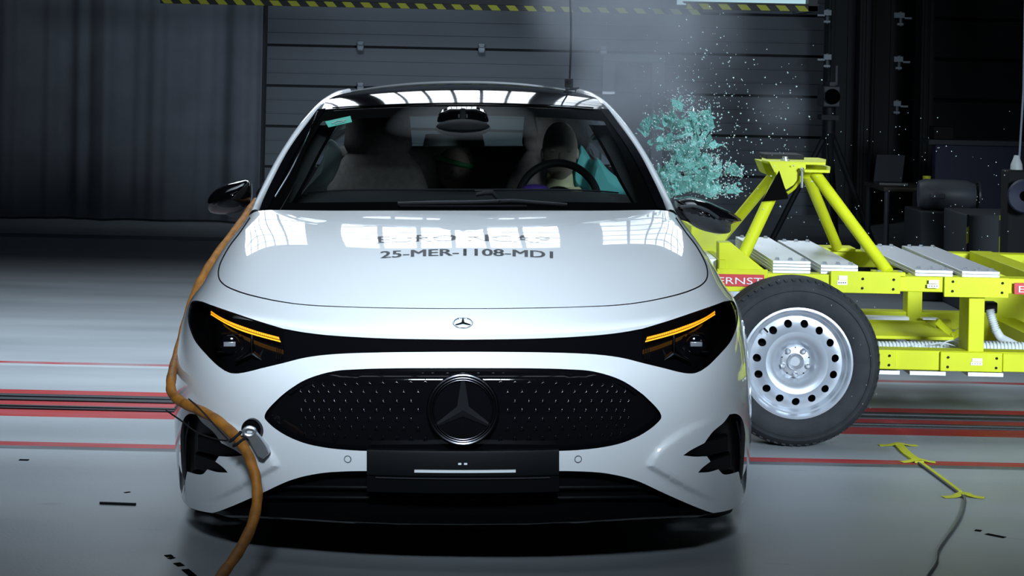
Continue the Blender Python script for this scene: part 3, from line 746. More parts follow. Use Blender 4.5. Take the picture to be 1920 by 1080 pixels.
# headlights
for sg in (1, -1):
    hl = shell_part('headlight', 'headlight', [M['black_gloss'], M['black_satin']], off=0.045, wall=0.045, side=sg, wall_m=1)
    mir = lambda p: Vector((p.x * sg, p.y, p.z))
    sa = lambda a, b, o=0.0: mir(s_at(a, b, o))
    # indicator: a row of glowing cells over a continuous amber line
    up = [(346.6,626.5),(384.6,616.5),(431,601),(458.7,589),(477,577)]
    lo = [(343,637.5),(384,627),(420,616),(449,603),(478,586)]
    U_ = catmull([(a, b, 0) for a, b in up], 10); L_ = catmull([(a, b, 0) for a, b in lo], 10)
    ind = MB(); n_ = len(U_)
    for i in range(n_ - 1):
        q = [(U_[i], L_[i]), (U_[i + 1], L_[i + 1])]
        g = lambda k, f: q[k][0] * (1 - f) + q[k][1] * f
        for (f0, f1, m_) in ((0.0, 0.52, 0), (0.52, 0.64, 1), (0.64, 1.0, 0)):
            o_ = [sa(g(0, f0).x, g(0, f0).y, -.013), sa(g(1, f0).x, g(1, f0).y, -.013), sa(g(1, f1).x, g(1, f1).y, -.011), sa(g(0, f1).x, g(0, f1).y, -.011)]
            ind.add(o_, [(0, 1, 2, 3)], m_)
        if 1:
            a, b = g(0, 0.0), g(0, 0.55); a2 = a * .6 + U_[i + 1] * .4; b2 = b * .6 + g(1, .55) * .4
            ind.add([sa(a.x, a.y, -.0115), sa(a2.x, a2.y, -.0115), sa(b2.x, b2.y, -.0105), sa(b.x, b.y, -.0105)], [(0, 1, 2, 3)], 1)
    o = ind.build('indicator_strip', [M['amber'], M['amber_low']], hl, W, smooth=0, fixn=False, weld=0)
    o['label'] = 'lit amber indicator strip'
    # projector module: hooded box with a pale lens
    pc = sa(448, 640, -.026)
    pj = MB(); pj.lathe([(0, -.006), (.020, -.006), (.030, 0), (.033, .015), (.033, .03)], pc, (0, 1, -.05), 28, 0)
    pj.box(pc.x - .018, pc.x + .018, pc.y - .012, pc.y, pc.z - .006, pc.z + .008, 1)
    pj.box(pc.x - .040, pc.x + .040, pc.y - .002, pc.y + .02, pc.z - .026, pc.z - .020, 2)
    pj.box(pc.x - .026, pc.x + .026, pc.y - .002, pc.y + .02, pc.z + .028, pc.z + .031, 2)
    pj.build('projector_lamp', [M['black_gloss'], M['steel'], M['dark_chrome']], hl, W, bevel=.002)
    # three-pointed reflector
    rc = sa(405, 656, -.030); rf = MB()
    for (dx_, dz_, w_) in ((0.0, .055, .010), (-.052 * sg, -.034, .013), (.050 * sg, -.024, .013)):
        d = Vector((dx_, 0.004, dz_)); s_ = Vector((-d.z, 0, d.x)).normalized() * w_ * .5
        rf.add([rc + Vector((0, -.012, 0)), rc + s_ * 1.6, rc + d + s_ * .6, rc + d + Vector((0, -.006, 0)), rc + d - s_ * .6, rc - s_ * 1.6], [(0, 1, 2, 3), (0, 3, 4, 5)])
    rf.build('star_reflector', M['dark_chrome'], hl, W, smooth=0)
    sl = MB(); p0 = sa(345, 655, -.02)
    for k in range(3): sl.box(p0.x + sg * k * .006 - .001, p0.x + sg * k * .006 + .001, p0.y, p0.y + .008, p0.z - .018, p0.z + .012)
    sl.build('corner_reflector', M['dark_chrome'], hl, W)
    shell_part('headlight', 'lens_cover', M['lens'], off=0.003, side=sg, parent=hl)

# number plate holder
PH = MB(); z1 = cp(0, 846, -.02).z; z0 = cp(0, 926, -.02).z; wv = cp(181, 880, -.02).x; y0 = D - .022
nseg = 12; rows = []
for (zz, yo) in ((z1, .03), (z1, .002), (z1 - .006, 0), (z0 + .05, 0), (z0 + .046, .006), (z0, .010), (z0, .03)):
    rows.append([Vector((wv * s, y0 + yo + .022 * s * s, zz)) for s in [k / nseg * 2 - 1 for k in range(nseg + 1)]])
PH.grid(rows)
for s in (-1, 1): PH.add([r[0 if s < 0 else -1] for r in rows] + [Vector((wv * s, y0 + .1, z1)), Vector((wv * s, y0 + .1, z0))], [(0, 1, 2, 3, 4, 5, 6, 8, 7)])
PHo = PH.build('number_plate_holder', M['holder'], CAR, W); PHo['label'] = 'empty black number plate holder'
def pstrip(x0, x1, py0, py1, yo, th, m, nm, par, lb=None):
    b = MB(); k = 10; ra = [Vector((x0 + (x1 - x0) * i / k, 0, 0)) for i in range(k + 1)]
    f = lambda x, py: Vector((x, y0 - yo + .022 * (x / wv) ** 2, cp(0, py, -.02).z))
    fr = [[f(p.x, py) for p in ra] for py in (py0, py1)]
    b.grid(fr); b.grid([[q + Vector((0, th, 0)) for q in r] for r in fr])
    b.grid([fr[0], [q + Vector((0, th, 0)) for q in fr[0]]]); b.grid([fr[1], [q + Vector((0, th, 0)) for q in fr[1]]])
    o = b.build(nm, m, par, W)
    if lb: o['label'] = lb
pxm = lambda d: cp(d, 880, -.02).x
pstrip(pxm(-91), pxm(99), 881, 886, .004, .004, M['white_ink'], 'holder_stripe', PHo, 'narrow white strip on the plate holder')
pstrip(pxm(-164), pxm(164), 896.5, 898, .002, .002, M['plastic'], 'holder_ridge', PHo)
for a in (-6, 5): pstrip(pxm(a - 3), pxm(a + 3), 867.5, 871, .004, .003, M['white_ink'], 'holder_clip', PHo)
for s in (-1, 1):
    c = s_at(216, 861, .0005); c.x *= s; b = MB(); n = nrm(s_inv([(216, 861)]))[0]; n = Vector((n[0] * s, n[1], n[2]))
    b.lathe([(0, .001), (.0078, .001), (.0088, -.001)], c, n, 24, 0); b.lathe([(.0088, .0004), (.0108, .0004), (.0108, -.001)], c, n, 24, 1)
    b.build('parking_sensor', [M['paint'], M['print']], CAR, W)

# splitter and lower intake slats
def contour(rowf, n=24):
    return [Vector((-p.x, p.y, p.z)) for p in rowf[:0:-1]] + rowf
sp = [s_at(a, b, .004) for a, b in ((0.01,975),(120,974),(220,970),(320,964),(400,961),(445,961),(480,955),(505,944),(518,934))]
spc = contour(sp)
lipb = MB()
prof = [(0.0, 0.016), (-.012, 0.006), (-.014, -.006), (0, -.014), (.20, -.014), (.20, .016)]
cen_y = D + .6
rows = []
for (o_, dz) in prof:
    rows.append([p + Vector((p.x * .9, p.y - cen_y, 0)).normalized() * -(o_ + .03 * min(1, (abs(p.x) / .80) ** 6) * (o_ < .1)) + Vector((0, 0, dz)) for p in spc])
lipb.grid(rows)
lipb.build('front_splitter', M['black_gloss'], CAR, W)
for (yy, w_) in ((925, 395), (946, 410)):
    ln = contour([s_at(max(a, .01), yy - (a / 460) ** 2 * 4, -.035) for a in np.linspace(0, w_, 10)])
    MB().tube(ln, .006, 8).build('intake_slat', M['black_satin'], CAR, W)
# ------------------------------------------------------------------ the car: greenhouse, roof, sides
def lerp_curve(tab, t):
    """tab of (dx, py, yc) -> smooth 3-D point at t in 0..1"""
    k = catmull([cp(*c) for c in tab], 16); x = t * (len(k) - 1); i = min(int(x), len(k) - 2); f = x - i
    return k[i] * (1 - f) + k[i + 1] * f
WC = [(0,392,1.38),(0,330,1.62),(0,262,1.90),(0,195.5,2.15)]                # windscreen centre line
WS = [(381,394,1.50),(354,336,1.70),(322,277,1.93),(271,206,2.24)]          # its edge along the pillar
PO = [(402,404,1.44),(382,360,1.64),(362,320,1.80),(342,285,1.95),(317,247,2.12),(279,203,2.36)]   # pillar silhouette
def ws(s, t):
    c = lerp_curve(WC, t); e = lerp_curve(WS, t); s2 = s * s
    return Vector((e.x * s, c.y + (e.y - c.y) * s2, c.z + (e.z - c.z) * s2))
NSX, NTX = 40, 28
sv_ = [-1 + 2 * k / NSX for k in range(NSX + 1)]; tv_ = [k / NTX for k in range(NTX + 1)]
gl = MB(); gl.grid([[ws(s, t) for s in sv_] for t in tv_])
WG = gl.build('windscreen', M['glass'], CAR, W)
# painted black border behind the glass
fr = MB()
def inset(s, t, o=.004):
    p = ws(s, t); return p + Vector((0, o * .6, -o))
fr.grid([[inset(s, t) for s in sv_] for t in [0, .04, .085]])
fr.grid([[inset(s, t) for s in sv_] for t in [.90, .95, 1.0]])
for sg in (-1, 1):
    fr.grid([[inset(sg * (1 - k * w_), t) for k in (0, .5, 1)] for t, w_ in [(tt, .075 + .05 * (1 - tt)) for tt in [j / 16 for j in range(17)]]])
fr.build('windscreen_border', M['black_flat'], WG, W)
# sticker in the top corner
stk = [(-258.5,229),(-252,240),(-208,230),(-211,218.5)]
def wsp(dx, py, off=.003):
    best = None
    s, t = dx / 300, .8
    for _ in range(25):
        p = ws(s, t); q = proj(np.array(p)); e = .01
        ps, pt = proj(np.array(ws(s + e, t))), proj(np.array(ws(s, t + e)))
        J = np.stack([(ps - q) / e, (pt - q) / e], 1); d = np.linalg.solve(J, np.array([dx, py]) - q)
        s += float(np.clip(d[0], -.2, .2)); t = min(max(t + float(np.clip(d[1], -.2, .2)), 0), 1)
    return ws(s, t) + Vector((0, -off * .45, off * .9))
sk = MB().prism([wsp(*c) for c in stk], (0, .0006, -.001)).build('windscreen_sticker', M['sticker'], WG, W)
sk['label'] = 'small green sticker in the top corner of the windscreen'
mk = MB(); ctr = [wsp(-246,233.5,.0045), wsp(-236,229,.0045), wsp(-226,228.5,.0045), wsp(-219,226,.0045)]
mk.tube(ctr, .0022, 6); mk.tube([wsp(-240,234.5,.0045), wsp(-229,232,.0045), wsp(-221,229,.0045)], .0018, 6); mk.build('sticker_print', M['white_ink'], WG, W)

# A-pillars
for sg in (-1, 1):
    mir = lambda p: Vector((p.x * sg, p.y, p.z)); rows = []
    for k in range(41):
        t = k / 40; i = lerp_curve(WS + [(249,187.5,2.42), (229,177,2.62), (207,172,2.85)], t); o = lerp_curve(PO[:-1] + [(279,202.5,2.34), (257,185,2.52), (238,174,2.70), (214,168.5,2.90)], t)
        m1 = i * .5 + o * .5 + Vector((.006, -.012, .010)); bk = o + Vector((-.004, .07, -.03)); bk2 = o + Vector((-.05, .09, -.03))
        ii = i + Vector((.006, -.002, .0))
        rows.append([mir(p) for p in (i + Vector((0, .012, -.012)), ii, i * .75 + o * .25 + Vector((.004, -.010, .008)), m1, i * .2 + o * .8 + Vector((.002, -.006, .006)), o, bk, bk2)])
    MB().grid(rows, flip=sg > 0).build('windscreen_pillar', M['paint'], CAR, W, smooth=60)
    # foot of the pillar: little black quarter panel and scuttle corner
tr = [cp(-272,213,2.20), cp(-297,273,1.90), cp(-322,325,1.70), cp(-351,374,1.53)]
MB().tube([p + Vector((0, -.022, .012)) for p in catmull(tr, 6)], .0026, 6).build('pillar_glint', M['chrome'], CAR, W)  # added chrome strip imitates the glint along one pillar's glass edge
# black gutter between pillar and windscreen glass
for sg in (-1, 1):
    g_ = [lerp_curve(WS, k / 20) for k in range(21)]
    rows = [[Vector(((p.x - d) * sg, p.y + .002 - d * .05, p.z + .003 + d * .12)) for d in (-.004, .006, .014, .030)] for p in g_]
    MB().grid(rows).build('windscreen_moulding', M['black_gloss'], CAR, W)

# roof
RT = [[(0,195,2.15),(120,196,2.16),(200,199,2.19),(271,206,2.24)]]
def roof_pt(s, yc):
    zc = np.interp(yc, [2.15, 2.2, 2.3, 2.42, 2.6, 2.8, 3.0, 3.4, 3.8, 4.2], [0, .012, .033, .051, .066, .073, .075, .067, .04, -.02])
    z0 = cp(0, 195, 2.15).z
    half = np.interp(yc, [2.15, 2.36, 2.6, 2.85, 3.2, 4.2], [.552, .540, .512, .485, .49, .47])
    crown = np.interp(yc, [2.15, 3.0, 4.2], [.024, .043, .05])
    y = D + yc + .09 * s * s * max(0, 1 - (yc - 2.15) / .5)
    return Vector((half * s, y, z0 + zc - crown * (abs(s) ** 2.2)))
def smooth_rows(ycs, ss):
    A = np.array([[list(roof_pt(s, y)) for s in ss] for y in ycs])
    for _ in range(10):
        B = A.copy(); B[1:-1] = .5 * A[1:-1] + .25 * (A[2:] + A[:-2]); A = B
    return [[Vector(p) for p in r] for r in A]
ss_ = [k / 20 - 1 for k in range(41)]
yy_ = [2.15 + k * .0375 for k in range(0, 25)]
MB().grid(smooth_rows(yy_, ss_)).build('roof_panel', M['black_gloss'], CAR, W)['label'] = 'gloss black glass roof panel mirroring ceiling lights'
yy2 = [3.04 + k * .05 for k in range(26)]
rr = smooth_rows(yy2, ss_); rr = [[p + Vector((0, 0, .006)) for p in r] for r in rr]
rr.insert(0, [p + Vector((0, 0, -.02)) for p in rr[0]])
MB().grid(rr).build('rear_roof', M['paint'], CAR, W)
for sg in (-1, 1):
    pts = [roof_pt(sg, 2.92 + k * .06) for k in range(21)]
    rows = [[p + Vector((sg * a, 0, b)) for a, b in ((-.012, .004), (.0, .007), (.012, .003), (.022, -.012), (.03, -.05))] for p in pts]
    MB().grid(rows).build('roof_rail', M['paint'], CAR, W, smooth=80)
hd = [ws(s, 1.0) + Vector((0, -.004, .004)) for s in sv_[2:-2]]
MB().tube(hd, .003, 6).build('roof_seam', M['chrome'], CAR, W)

# scuttle, wipers
sc_ = MB(); sc_.grid([[Vector((.70 * s, D + 1.33 + .06 * s * s + o, .935 + dz)) for s in sv_] for o, dz in ((0, -.012), (.06, -.02), (.16, -.03))])
sc_.build('scuttle_panel', M['black_matte'], CAR, W)
wp_ = MB()
wl = [wsp(-122, 390.0, .016), wsp(-60, 389, .018), wsp(20, 388, .018), wsp(72, 387, .02)]
wp_.tube(catmull(wl, 6), .006, 8, 0)
wp_.tube(catmull([wsp(-118, 391, .010), wsp(-40, 391.2, .010), wsp(60, 391, .010), wsp(120, 391, .010)], 6), .004, 6, 0)
wp_.tube(catmull([p + Vector((0, -.004, .006)) for p in wl], 6), .002, 6, 1)
wa = [wsp(25, 379, .03), wsp(42, 378, .035), wsp(56, 379, .035), wsp(70, 388, .02)]
wp_.tube(wa, [.007, .008, .008, .006], 8, 0)
wp_.build('wiper', [M['black_satin'], M['plastic']], CAR, W)
w2 = MB(); wl2 = [wsp(60, 387, .018), wsp(95, 386.5, .02), wsp(140, 389, .018), wsp(195, 391.5, .014)]
w2.tube(catmull(wl2, 6), [.006] * 18 + [.003], 8, 0); w2.tube(catmull([p + Vector((0, -.004, .006)) for p in wl2], 6), .0018, 6, 1)
w2.build('wiper', [M['black_satin'], M['plastic']], CAR, W)

# body sides (from the front shell back to the tail)
EDGE = S[:, -1]                                            # edge polyline of the shell, right side
def side_x(y, z):
    yc = y - D
    b = np.interp(z, [.12, .2, .3, .42, .55, .65, .75, .85, .9, .95, 1.0], [.84, .875, .905, .92, .92, .905, .875, .825, .79, .758, .74])
    b *= np.interp(yc, [.6, 1.2, 3.6, 4.2, 4.7], [.985, 1.0, 1.0, .97, .88])
    d2 = ((EDGE[:, 1] - y) ** 2 + (EDGE[:, 2] - z) ** 2); k = int(np.argmin(d2))
    e = EDGE[k]
    be = np.interp(e[2], [.12, .2, .3, .42, .55, .65, .75, .85, .9, .95, 1.0], [.84, .875, .905, .92, .92, .905, .875, .825, .79, .758, .74]) * np.interp(e[1] - D, [.6, 1.2, 3.6, 4.2, 4.7], [.985, 1.0, 1.0, .97, .88])
    return b + (e[0] - be) * math.exp(-math.sqrt(d2[k]) / .22)
WH = [(.99, .335), (3.76, .335)]
out = [tuple(e[1:]) for e in EDGE[::4]]
belt = [(D + 1.36 + k * .1, .935 + .035 * min(1, k / 8)) for k in range(1, 28)]
tail = [(D + 4.35, .95), (D + 4.62, .90), (D + 4.70, .7), (D + 4.68, .4), (D + 4.5, .17)]
bot = [(D + 4.4 - k * .12, .16) for k in range(0, 31)]
out2 = np.array(out + belt + tail + bot + [(D + .66, .155)])
arcs = [np.array([(D + c + .37 * math.cos(a), zc + .37 * math.sin(a)) for a in np.linspace(0, 2 * math.pi, 40)[:-1]]) for c, zc in WH]
gy, gz = np.meshgrid(np.arange(D + .6, D + 4.8, .07), np.arange(.12, 1.0, .05)); st = np.stack([gy.ravel(), gz.ravel()], 1)
SV, ST = cdt([out2] + arcs, st, .02)
cc = SV[ST].mean(1); kp = inside(cc, out2)
for a in arcs: kp &= ~inside(cc, a)
ST = ST[kp]
for sg in (-1, 1):
    b = MB(); b.add([(side_x(y, z) * sg, y, z) for y, z in SV], [tuple(t) for t in ST]); b.build('side_panel', M['paint'], CAR, W, smooth=60)
    for (c, zc) in WH:
        MB().grid([[Vector((sg * x, D + c + .37 * math.cos(a), zc + .37 * math.sin(a))) for a in np.linspace(-.5, math.pi + .5, 24)] for x in (.86, .62)]).build('wheel_arch_liner', M['black_matte'], CAR, W)
    # side windows and door frames
    gl = []
    for k in range(20):
        yc = 1.62 + k * .14; t = min(1, (yc - 1.5) / .86)
        top = lerp_curve(PO, min(1, max(0, (yc - 1.44) / .92))) if yc < 2.36 else roof_pt(1, yc) + Vector((.03, 0, -.045))
        bt = Vector((.755 - .02 * max(0, (yc - 3)), D + yc, .962)); gl.append((bt, top + Vector((-.004, .03, -.02))))
    sdl = lambda i, f: Vector(((gl[i][0].x * (1 - f) + gl[i][1].x * f + .02 * math.sin(math.pi * f)) * sg, gl[i][0].y * (1 - f) + gl[i][1].y * f, gl[i][0].z * (1 - f) + gl[i][1].z * f))
    rng = [(9, 19)] if sg > 0 else [(1, 8), (9, 19)]
    for (i0, i1) in rng:
        MB().grid([[sdl(i, f) for i in range(i0, i1 + 1)] for f in np.linspace(0, 1, 6)]).build('side_window', M['side_glass'], CAR, W)
    MB().grid([[sdl(i, f) + Vector((sg * .004, dy, 0)) for dy in (-.05, .05)] for i in (8,) for f in np.linspace(0, 1, 6)]).build('door_pillar', M['black_satin'], CAR, W)
# tail end and underbody
tl = MB(); tl.grid([[Vector((s * side_x(y, z), y + .06 * (1 - s * s), z)) for s in (-1, -.8, -.4, 0, .4, .8, 1)] for y, z in [(D + 3.9, .985), (D + 4.2, .97)] + tail])
tl.build('boot_lid', M['paint'], CAR, W, smooth=60)
rw = MB().grid([[roof_pt(s, 4.12) * (1 - f) + Vector((.62 * s, D + 4.3, .97)) * f for s in (-1, -.5, 0, .5, 1)] for f in (0, .5, 1)]); rw.build('rear_window', M['rear_glass'], CAR, W)
ub = MB(); ub.box(-.60, .60, D + .22, D + 4.5, .155, .185); ub.box(-.86, .86, D + 1.45, D + 3.3, .155, .185); ub.build('underbody', M['black_matte'], CAR, W)
bh = MB(); bh.box(-.66, .66, D + 1.30, D + 1.33, .19, .92); bh.build('bulkhead', M['black_matte'], CAR, W)

# road wheels stand on the hall floor, so they are set in hall coordinates
WI = W.inverted()
for sg in (-1, 1):
    for (c, zc) in WH:
        cw_ = W @ Vector((sg * .785, D + c, .33)); cw_.z = .328; ax = (sg, 0, 0)
        wm = MB(); wm.lathe([(.21, -.10), (.29, -.105), (.318, -.09), (.328, -.06), (.328, .06), (.318, .09), (.29, .105), (.21, .10)], cw_, ax, 48, 0)
        wo = wm.build('wheel', M['rubber'], CAR)
        rm = MB(); rm.lathe([(.215, -.10), (.20, .04), (.205, .095), (.215, .10)], cw_, ax, 40)
        for k in range(5):
            a = 2 * math.pi * k / 5; d = Vector((0, math.cos(a), math.sin(a)))
            rm.bar(cw_ + Vector(ax) * .07, cw_ + Vector(ax) * .08 + d * .205, .06, .03, ax)
        rm.lathe([(.0, .085), (.05, .085), (.06, .04)], cw_, ax, 24)
        rm.build('rim', M['rim'], wo)

# cabin
cab = MB()
db = [[Vector((.70 * s, D + y + .05 * s * s, z - .035 * abs(s) ** 5)) for s in sv_] for y, z in ((1.42, .935), (1.7, .965), (1.95, .982), (2.06, .978), (2.10, .955), (2.12, .86), (2.05, .55))]
cab.grid(db); DBo = cab.build('dashboard', M['interior'], CAR, W)
ed = MB().tube([p + Vector((0, -.002, .004)) for p in db[3][3:-3]], .0035, 6); ed.build('dashboard_edge', M['plastic'], DBo, W)
MB().box(-.03 + cpx(905,0,2)[0], cpx(925,0,2)[0], D + 2.0, D + 2.02, .978, .986).build('dashboard_sensor', M['plastic'], DBo, W)
sw = MB(); c0 = cpx(1047, 380, 2.3); tl_ = Matrix.Rotation(math.radians(-22), 3, 'X'); ring = []
for k in range(48):
    a = 2 * math.pi * k / 48; ring.append(c0 + tl_ @ Vector((.158 * math.cos(a), 0, .165 * math.sin(a))))
sw.tube(ring, .0155, 10, closed=True)
for a in (180, 0, 270): sw.bar(c0, c0 + tl_ @ Vector((.15 * math.cos(math.radians(a)), 0, .155 * math.sin(math.radians(a)))), .05, .02, tl_ @ Vector((0, 1, 0)))
sw.ball(c0 + Vector((0, .0, 0)), (.075, .03, .065)); sw.tube([c0, c0 + Vector((0, -.25, -.12))], .03, 10)
sw.build('steering_wheel', M['interior'], CAR, W)
def seat(xc, yc, name='front_seat'):
    b = MB()
    def pad(cx_, y0_, z0_, y1_, z1_, w0, w1, th):
        rows = []
        for k in range(9):
            f = k / 8; wv_ = w0 + (w1 - w0) * f; e = min(1, .62 + 2.2 * min(f, 1 - f)); c = Vector((cx_, y0_ + (y1_ - y0_) * f, z0_ + (z1_ - z0_) * f))
            rows.append([c + Vector((math.copysign(abs(math.cos(a)) ** .6, math.cos(a)) * wv_ * e, math.copysign(abs(math.sin(a)) ** .7, math.sin(a)) * th * e, 0)) for a in np.linspace(0, 2 * math.pi, 21)])
        b.grid(rows); b.add(rows[0][:-1], [tuple(range(20))]); b.add(rows[-1][:-1], [tuple(range(20))])
    pad(xc, D + yc, .50, D + yc + .20, 1.09, .25, .20, .075)
    pad(xc, D + yc + .19, 1.06, D + yc + .22, 1.285, .15, .13, .055)
    rows = []
    b.box(xc - .25, xc + .25, D + yc - .5, D + yc, .35, .52)
    return b.build(name, M['seat'], CAR, W, bevel=.03)
seat(-.36, 2.75); seat(.40, 2.92)
rs = MB(); rs.box(-.60, .60, D + 3.6, D + 3.75, .5, 1.08); rs.box(-.6, .6, D + 3.15, D + 3.7, .35, .55); rs.build('rear_seat', M['seat'], CAR, W, bevel=.04)
ps = MB(); ps.box(-.60, .60, D + 3.8, D + 4.25, .97, 1.0); ps.build('parcel_shelf', M['liner'], CAR, W, bevel=.01)
# rear side linings seen through the cabin
for sg in (-1, 1):
    MB().grid([[Vector((sg * x, D + y, z)) for y in (1.75, 2.4, 3.0, 3.9)] for x, z in ((.72, .40), (.76, .9), (.74, .97))]).build('door_lining', M['liner'], CAR, W)
hl_ = MB(); hl_.grid([[roof_pt(s * .97, y) + Vector((0, 0, -.035)) for s in ss_[::4]] for y in (2.2, 2.5, 3.0, 3.6, 4.05)]); hl_.build('headlining', M['interior'], CAR, W)
# interior mirror with sensor housing
mr = MB(); c0 = cpx(868, 240, 2.0); mr.ball(c0, (.105, .03, .034), 24, 12); mr.tube([c0, c0 + Vector((0, .03, .07))], .012, 8)
mo = mr.build('interior_mirror', M['interior'], CAR, W)
sb = MB(); c1 = cpx(868, 222, 2.03); sb.prism([c1 + Vector((x, 0, z)) for x, z in ((-.10, -.015), (-.085, .02), (-.05, .035), (.05, .035), (.085, .02), (.10, -.015))], (0, .05, .01)); sb.build('sensor_housing', M['black_gloss'], CAR, W, bevel=.006)
MB().box(c1.x - .018, c1.x + .018, c1.y - .006, c1.y, c1.z + .002, c1.z + .016).build('sensor_lens', M['plastic'], CAR, W)
# inflated curtain and side airbags
def bag(name, outline, yc, m, th=.05, parent=None, lb=None):
    cen_ = Vector((0, 0)); n = len(outline); o2 = catmull([(a, b, 0) for a, b in outline], 5, True)
    cx_ = sum(p.x for p in o2) / len(o2); cy_ = sum(p.y for p in o2) / len(o2); rows = []
    for f, k in ((0.0, 1), (.45, .93), (.8, .72), (1.0, .0)):
        rows.append([cpx(cx_ + (p.x - cx_) * (1 - (1 - k) ** 1.0 if k else 0.001), cy_ + (p.y - cy_) * (k if k else .001), yc - th * f) for p in o2 + [o2[0]]])
    rows.insert(0, [p + Vector((0, th, 0)) for p in rows[0]])
    o = MB().grid(rows).build(name, m, CAR, W)
    o['label'] = lb or 'inflated airbag'
    return o
bag('curtain_airbag', [(1086,275),(1098,282),(1112,310),(1118,352),(1104,364),(1078,352),(1073,325)], 2.72, M['airbag'], lb='inflated teal curtain airbag beside the driver')
bag('side_airbag', [(1118,296),(1140,318),(1165,340),(1183,364),(1160,376),(1110,366),(1106,330)], 2.62, M['airbag'], lb='inflated teal side airbag behind the steering wheel')
bag('curtain_airbag', [(1127,242),(1133,254),(1122,262),(1108,262),(1112,252)], 2.3, M['airbag'], .015, lb='folded end of teal airbag at the roof pillar')
MB().tube(catmull([cpx(*c) for c in ((1129,241,2.28),(1112,256,2.28),(1104,272,2.28),(1108,287,2.28),(1119,300,2.28))], 5), .0035, 6).build('airbag_edge', M['white_hose'], CAR, W)
bag('curtain_airbag', [(618,262),(604,300),(575,350),(566,365),(590,362),(622,340),(640,290)], 2.75, M['airbag_pale'], lb='pale airbag along the passenger side')
pp = MB(); 
for sg in (-1, 1):
    rows = []
    for k in range(17):
        t = k / 16 * .93; i = lerp_curve(WS, t); w_ = .075 + .02 * math.sin(math.pi * t)
        rows.append([Vector(((i.x - a) * sg, i.y + .03 + b, i.z - .03)) for a, b in ((.0, 0), (w_ * .5, .0), (w_, .03), (w_ * 1.1, .10))])
    pp.grid(rows)
pp.build('pillar_lining', M['interior'], CAR, W)

# door mirrors
def mirror_shell(name, outline, yc, depth, mats, split, parent):
    """blunt shell: outline in the picture plane, domed towards the front"""
    o2 = catmull([(a, b, 0) for a, b in outline], 6, True)
    cx_ = sum(p.x for p in o2) / len(o2); cy_ = sum(p.y for p in o2) / len(o2); rows = []
    for a in (0, 18, 36, 54, 70, 82, 90):
        k, f = math.cos(math.radians(a)), math.sin(math.radians(a))
        rows.append([cpx(cx_ + (p.x - cx_) * max(k, .001), cy_ + (p.y - cy_) * max(k, .001), yc - depth * f) for p in o2 + [o2[0]]])
    rows.insert(0, [p + Vector((0, .05, 0)) for p in rows[0]]); rows.insert(0, [p + Vector((0, .012, 0)) for p in [rows[0][0].lerp(q, .93) for q in rows[0]]])
    b = MB(); b.grid(rows)
    b.add(rows[0][:-1], [tuple(range(len(rows[0]) - 1))])
    if split: b.m = [1 if sum(b.v[i].z for i in f) / len(f) < split(sum(b.v[i].x for i in f) / len(f)) else 0 for f in b.f]
    return b.build(name, mats, parent, W, smooth=50)
zl = lambda x: cpx(400, 383, 1.72).z - (x - cpx(400, 0, 1.72).x) * .06
ml = mirror_shell('door_mirror', [(389,378),(393,367),(405,355),(425,345),(450,338),(464,337),(470,345),(471,368),(468,387),(455,399),(430,402),(400,400),(391,393)], 1.80, .11, [M['black_gloss'], M['plastic']], zl, CAR)
ml['label'] = 'upright gloss black door mirror on the passenger side'
st_ = MB(); st_.prism([cpx(*c) for c in ((416,400,1.78),(440,391,1.74),(466,389,1.74),(474,396,1.76),(450,416,1.76),(436,407,1.78))], (0, .05, 0)); st_.build('mirror_stalk', M['plastic'], ml, W, bevel=.008)
mrr = mirror_shell('door_mirror', [(1268,380),(1275,373),(1295,370),(1320,376),(1350,388),(1378,402),(1390,414),(1372,420),(1368,436),(1345,438),(1312,430),(1285,412),(1272,395)], 1.80, .12, [M['black_gloss'], M['plastic']], lambda x: cpx(0, 396 + (x - cpx(1280, 0, 1.72).x) / (cpx(1380, 0, 1.72).x - cpx(1280, 0, 1.72).x) * 22, 1.72).z, CAR)
mrr['label'] = 'gloss black door mirror tilted on the struck side'
b = MB(); b.prism([cpx(*c) for c in ((1262,392,1.75),(1278,392,1.75),(1296,418,1.75),(1276,412,1.75))], (0, .06, 0)); b.build('mirror_stalk', M['black_satin'], mrr, W, bevel=.006)
b = MB(); b.tube(catmull([cpx(*c) for c in ((1276,388,1.655),(1300,386,1.65),(1325,394,1.66),(1346,408,1.69))], 5), .006, 8); b.build('mirror_trim', M['plastic'], mrr, W)
b = MB(); b.tube(catmull([cpx(*c) for c in ((1366,400,1.74),(1378,406,1.74),(1389,414,1.75))], 4), .003, 6); b.build('mirror_indicator', M['brown'], mrr, W)

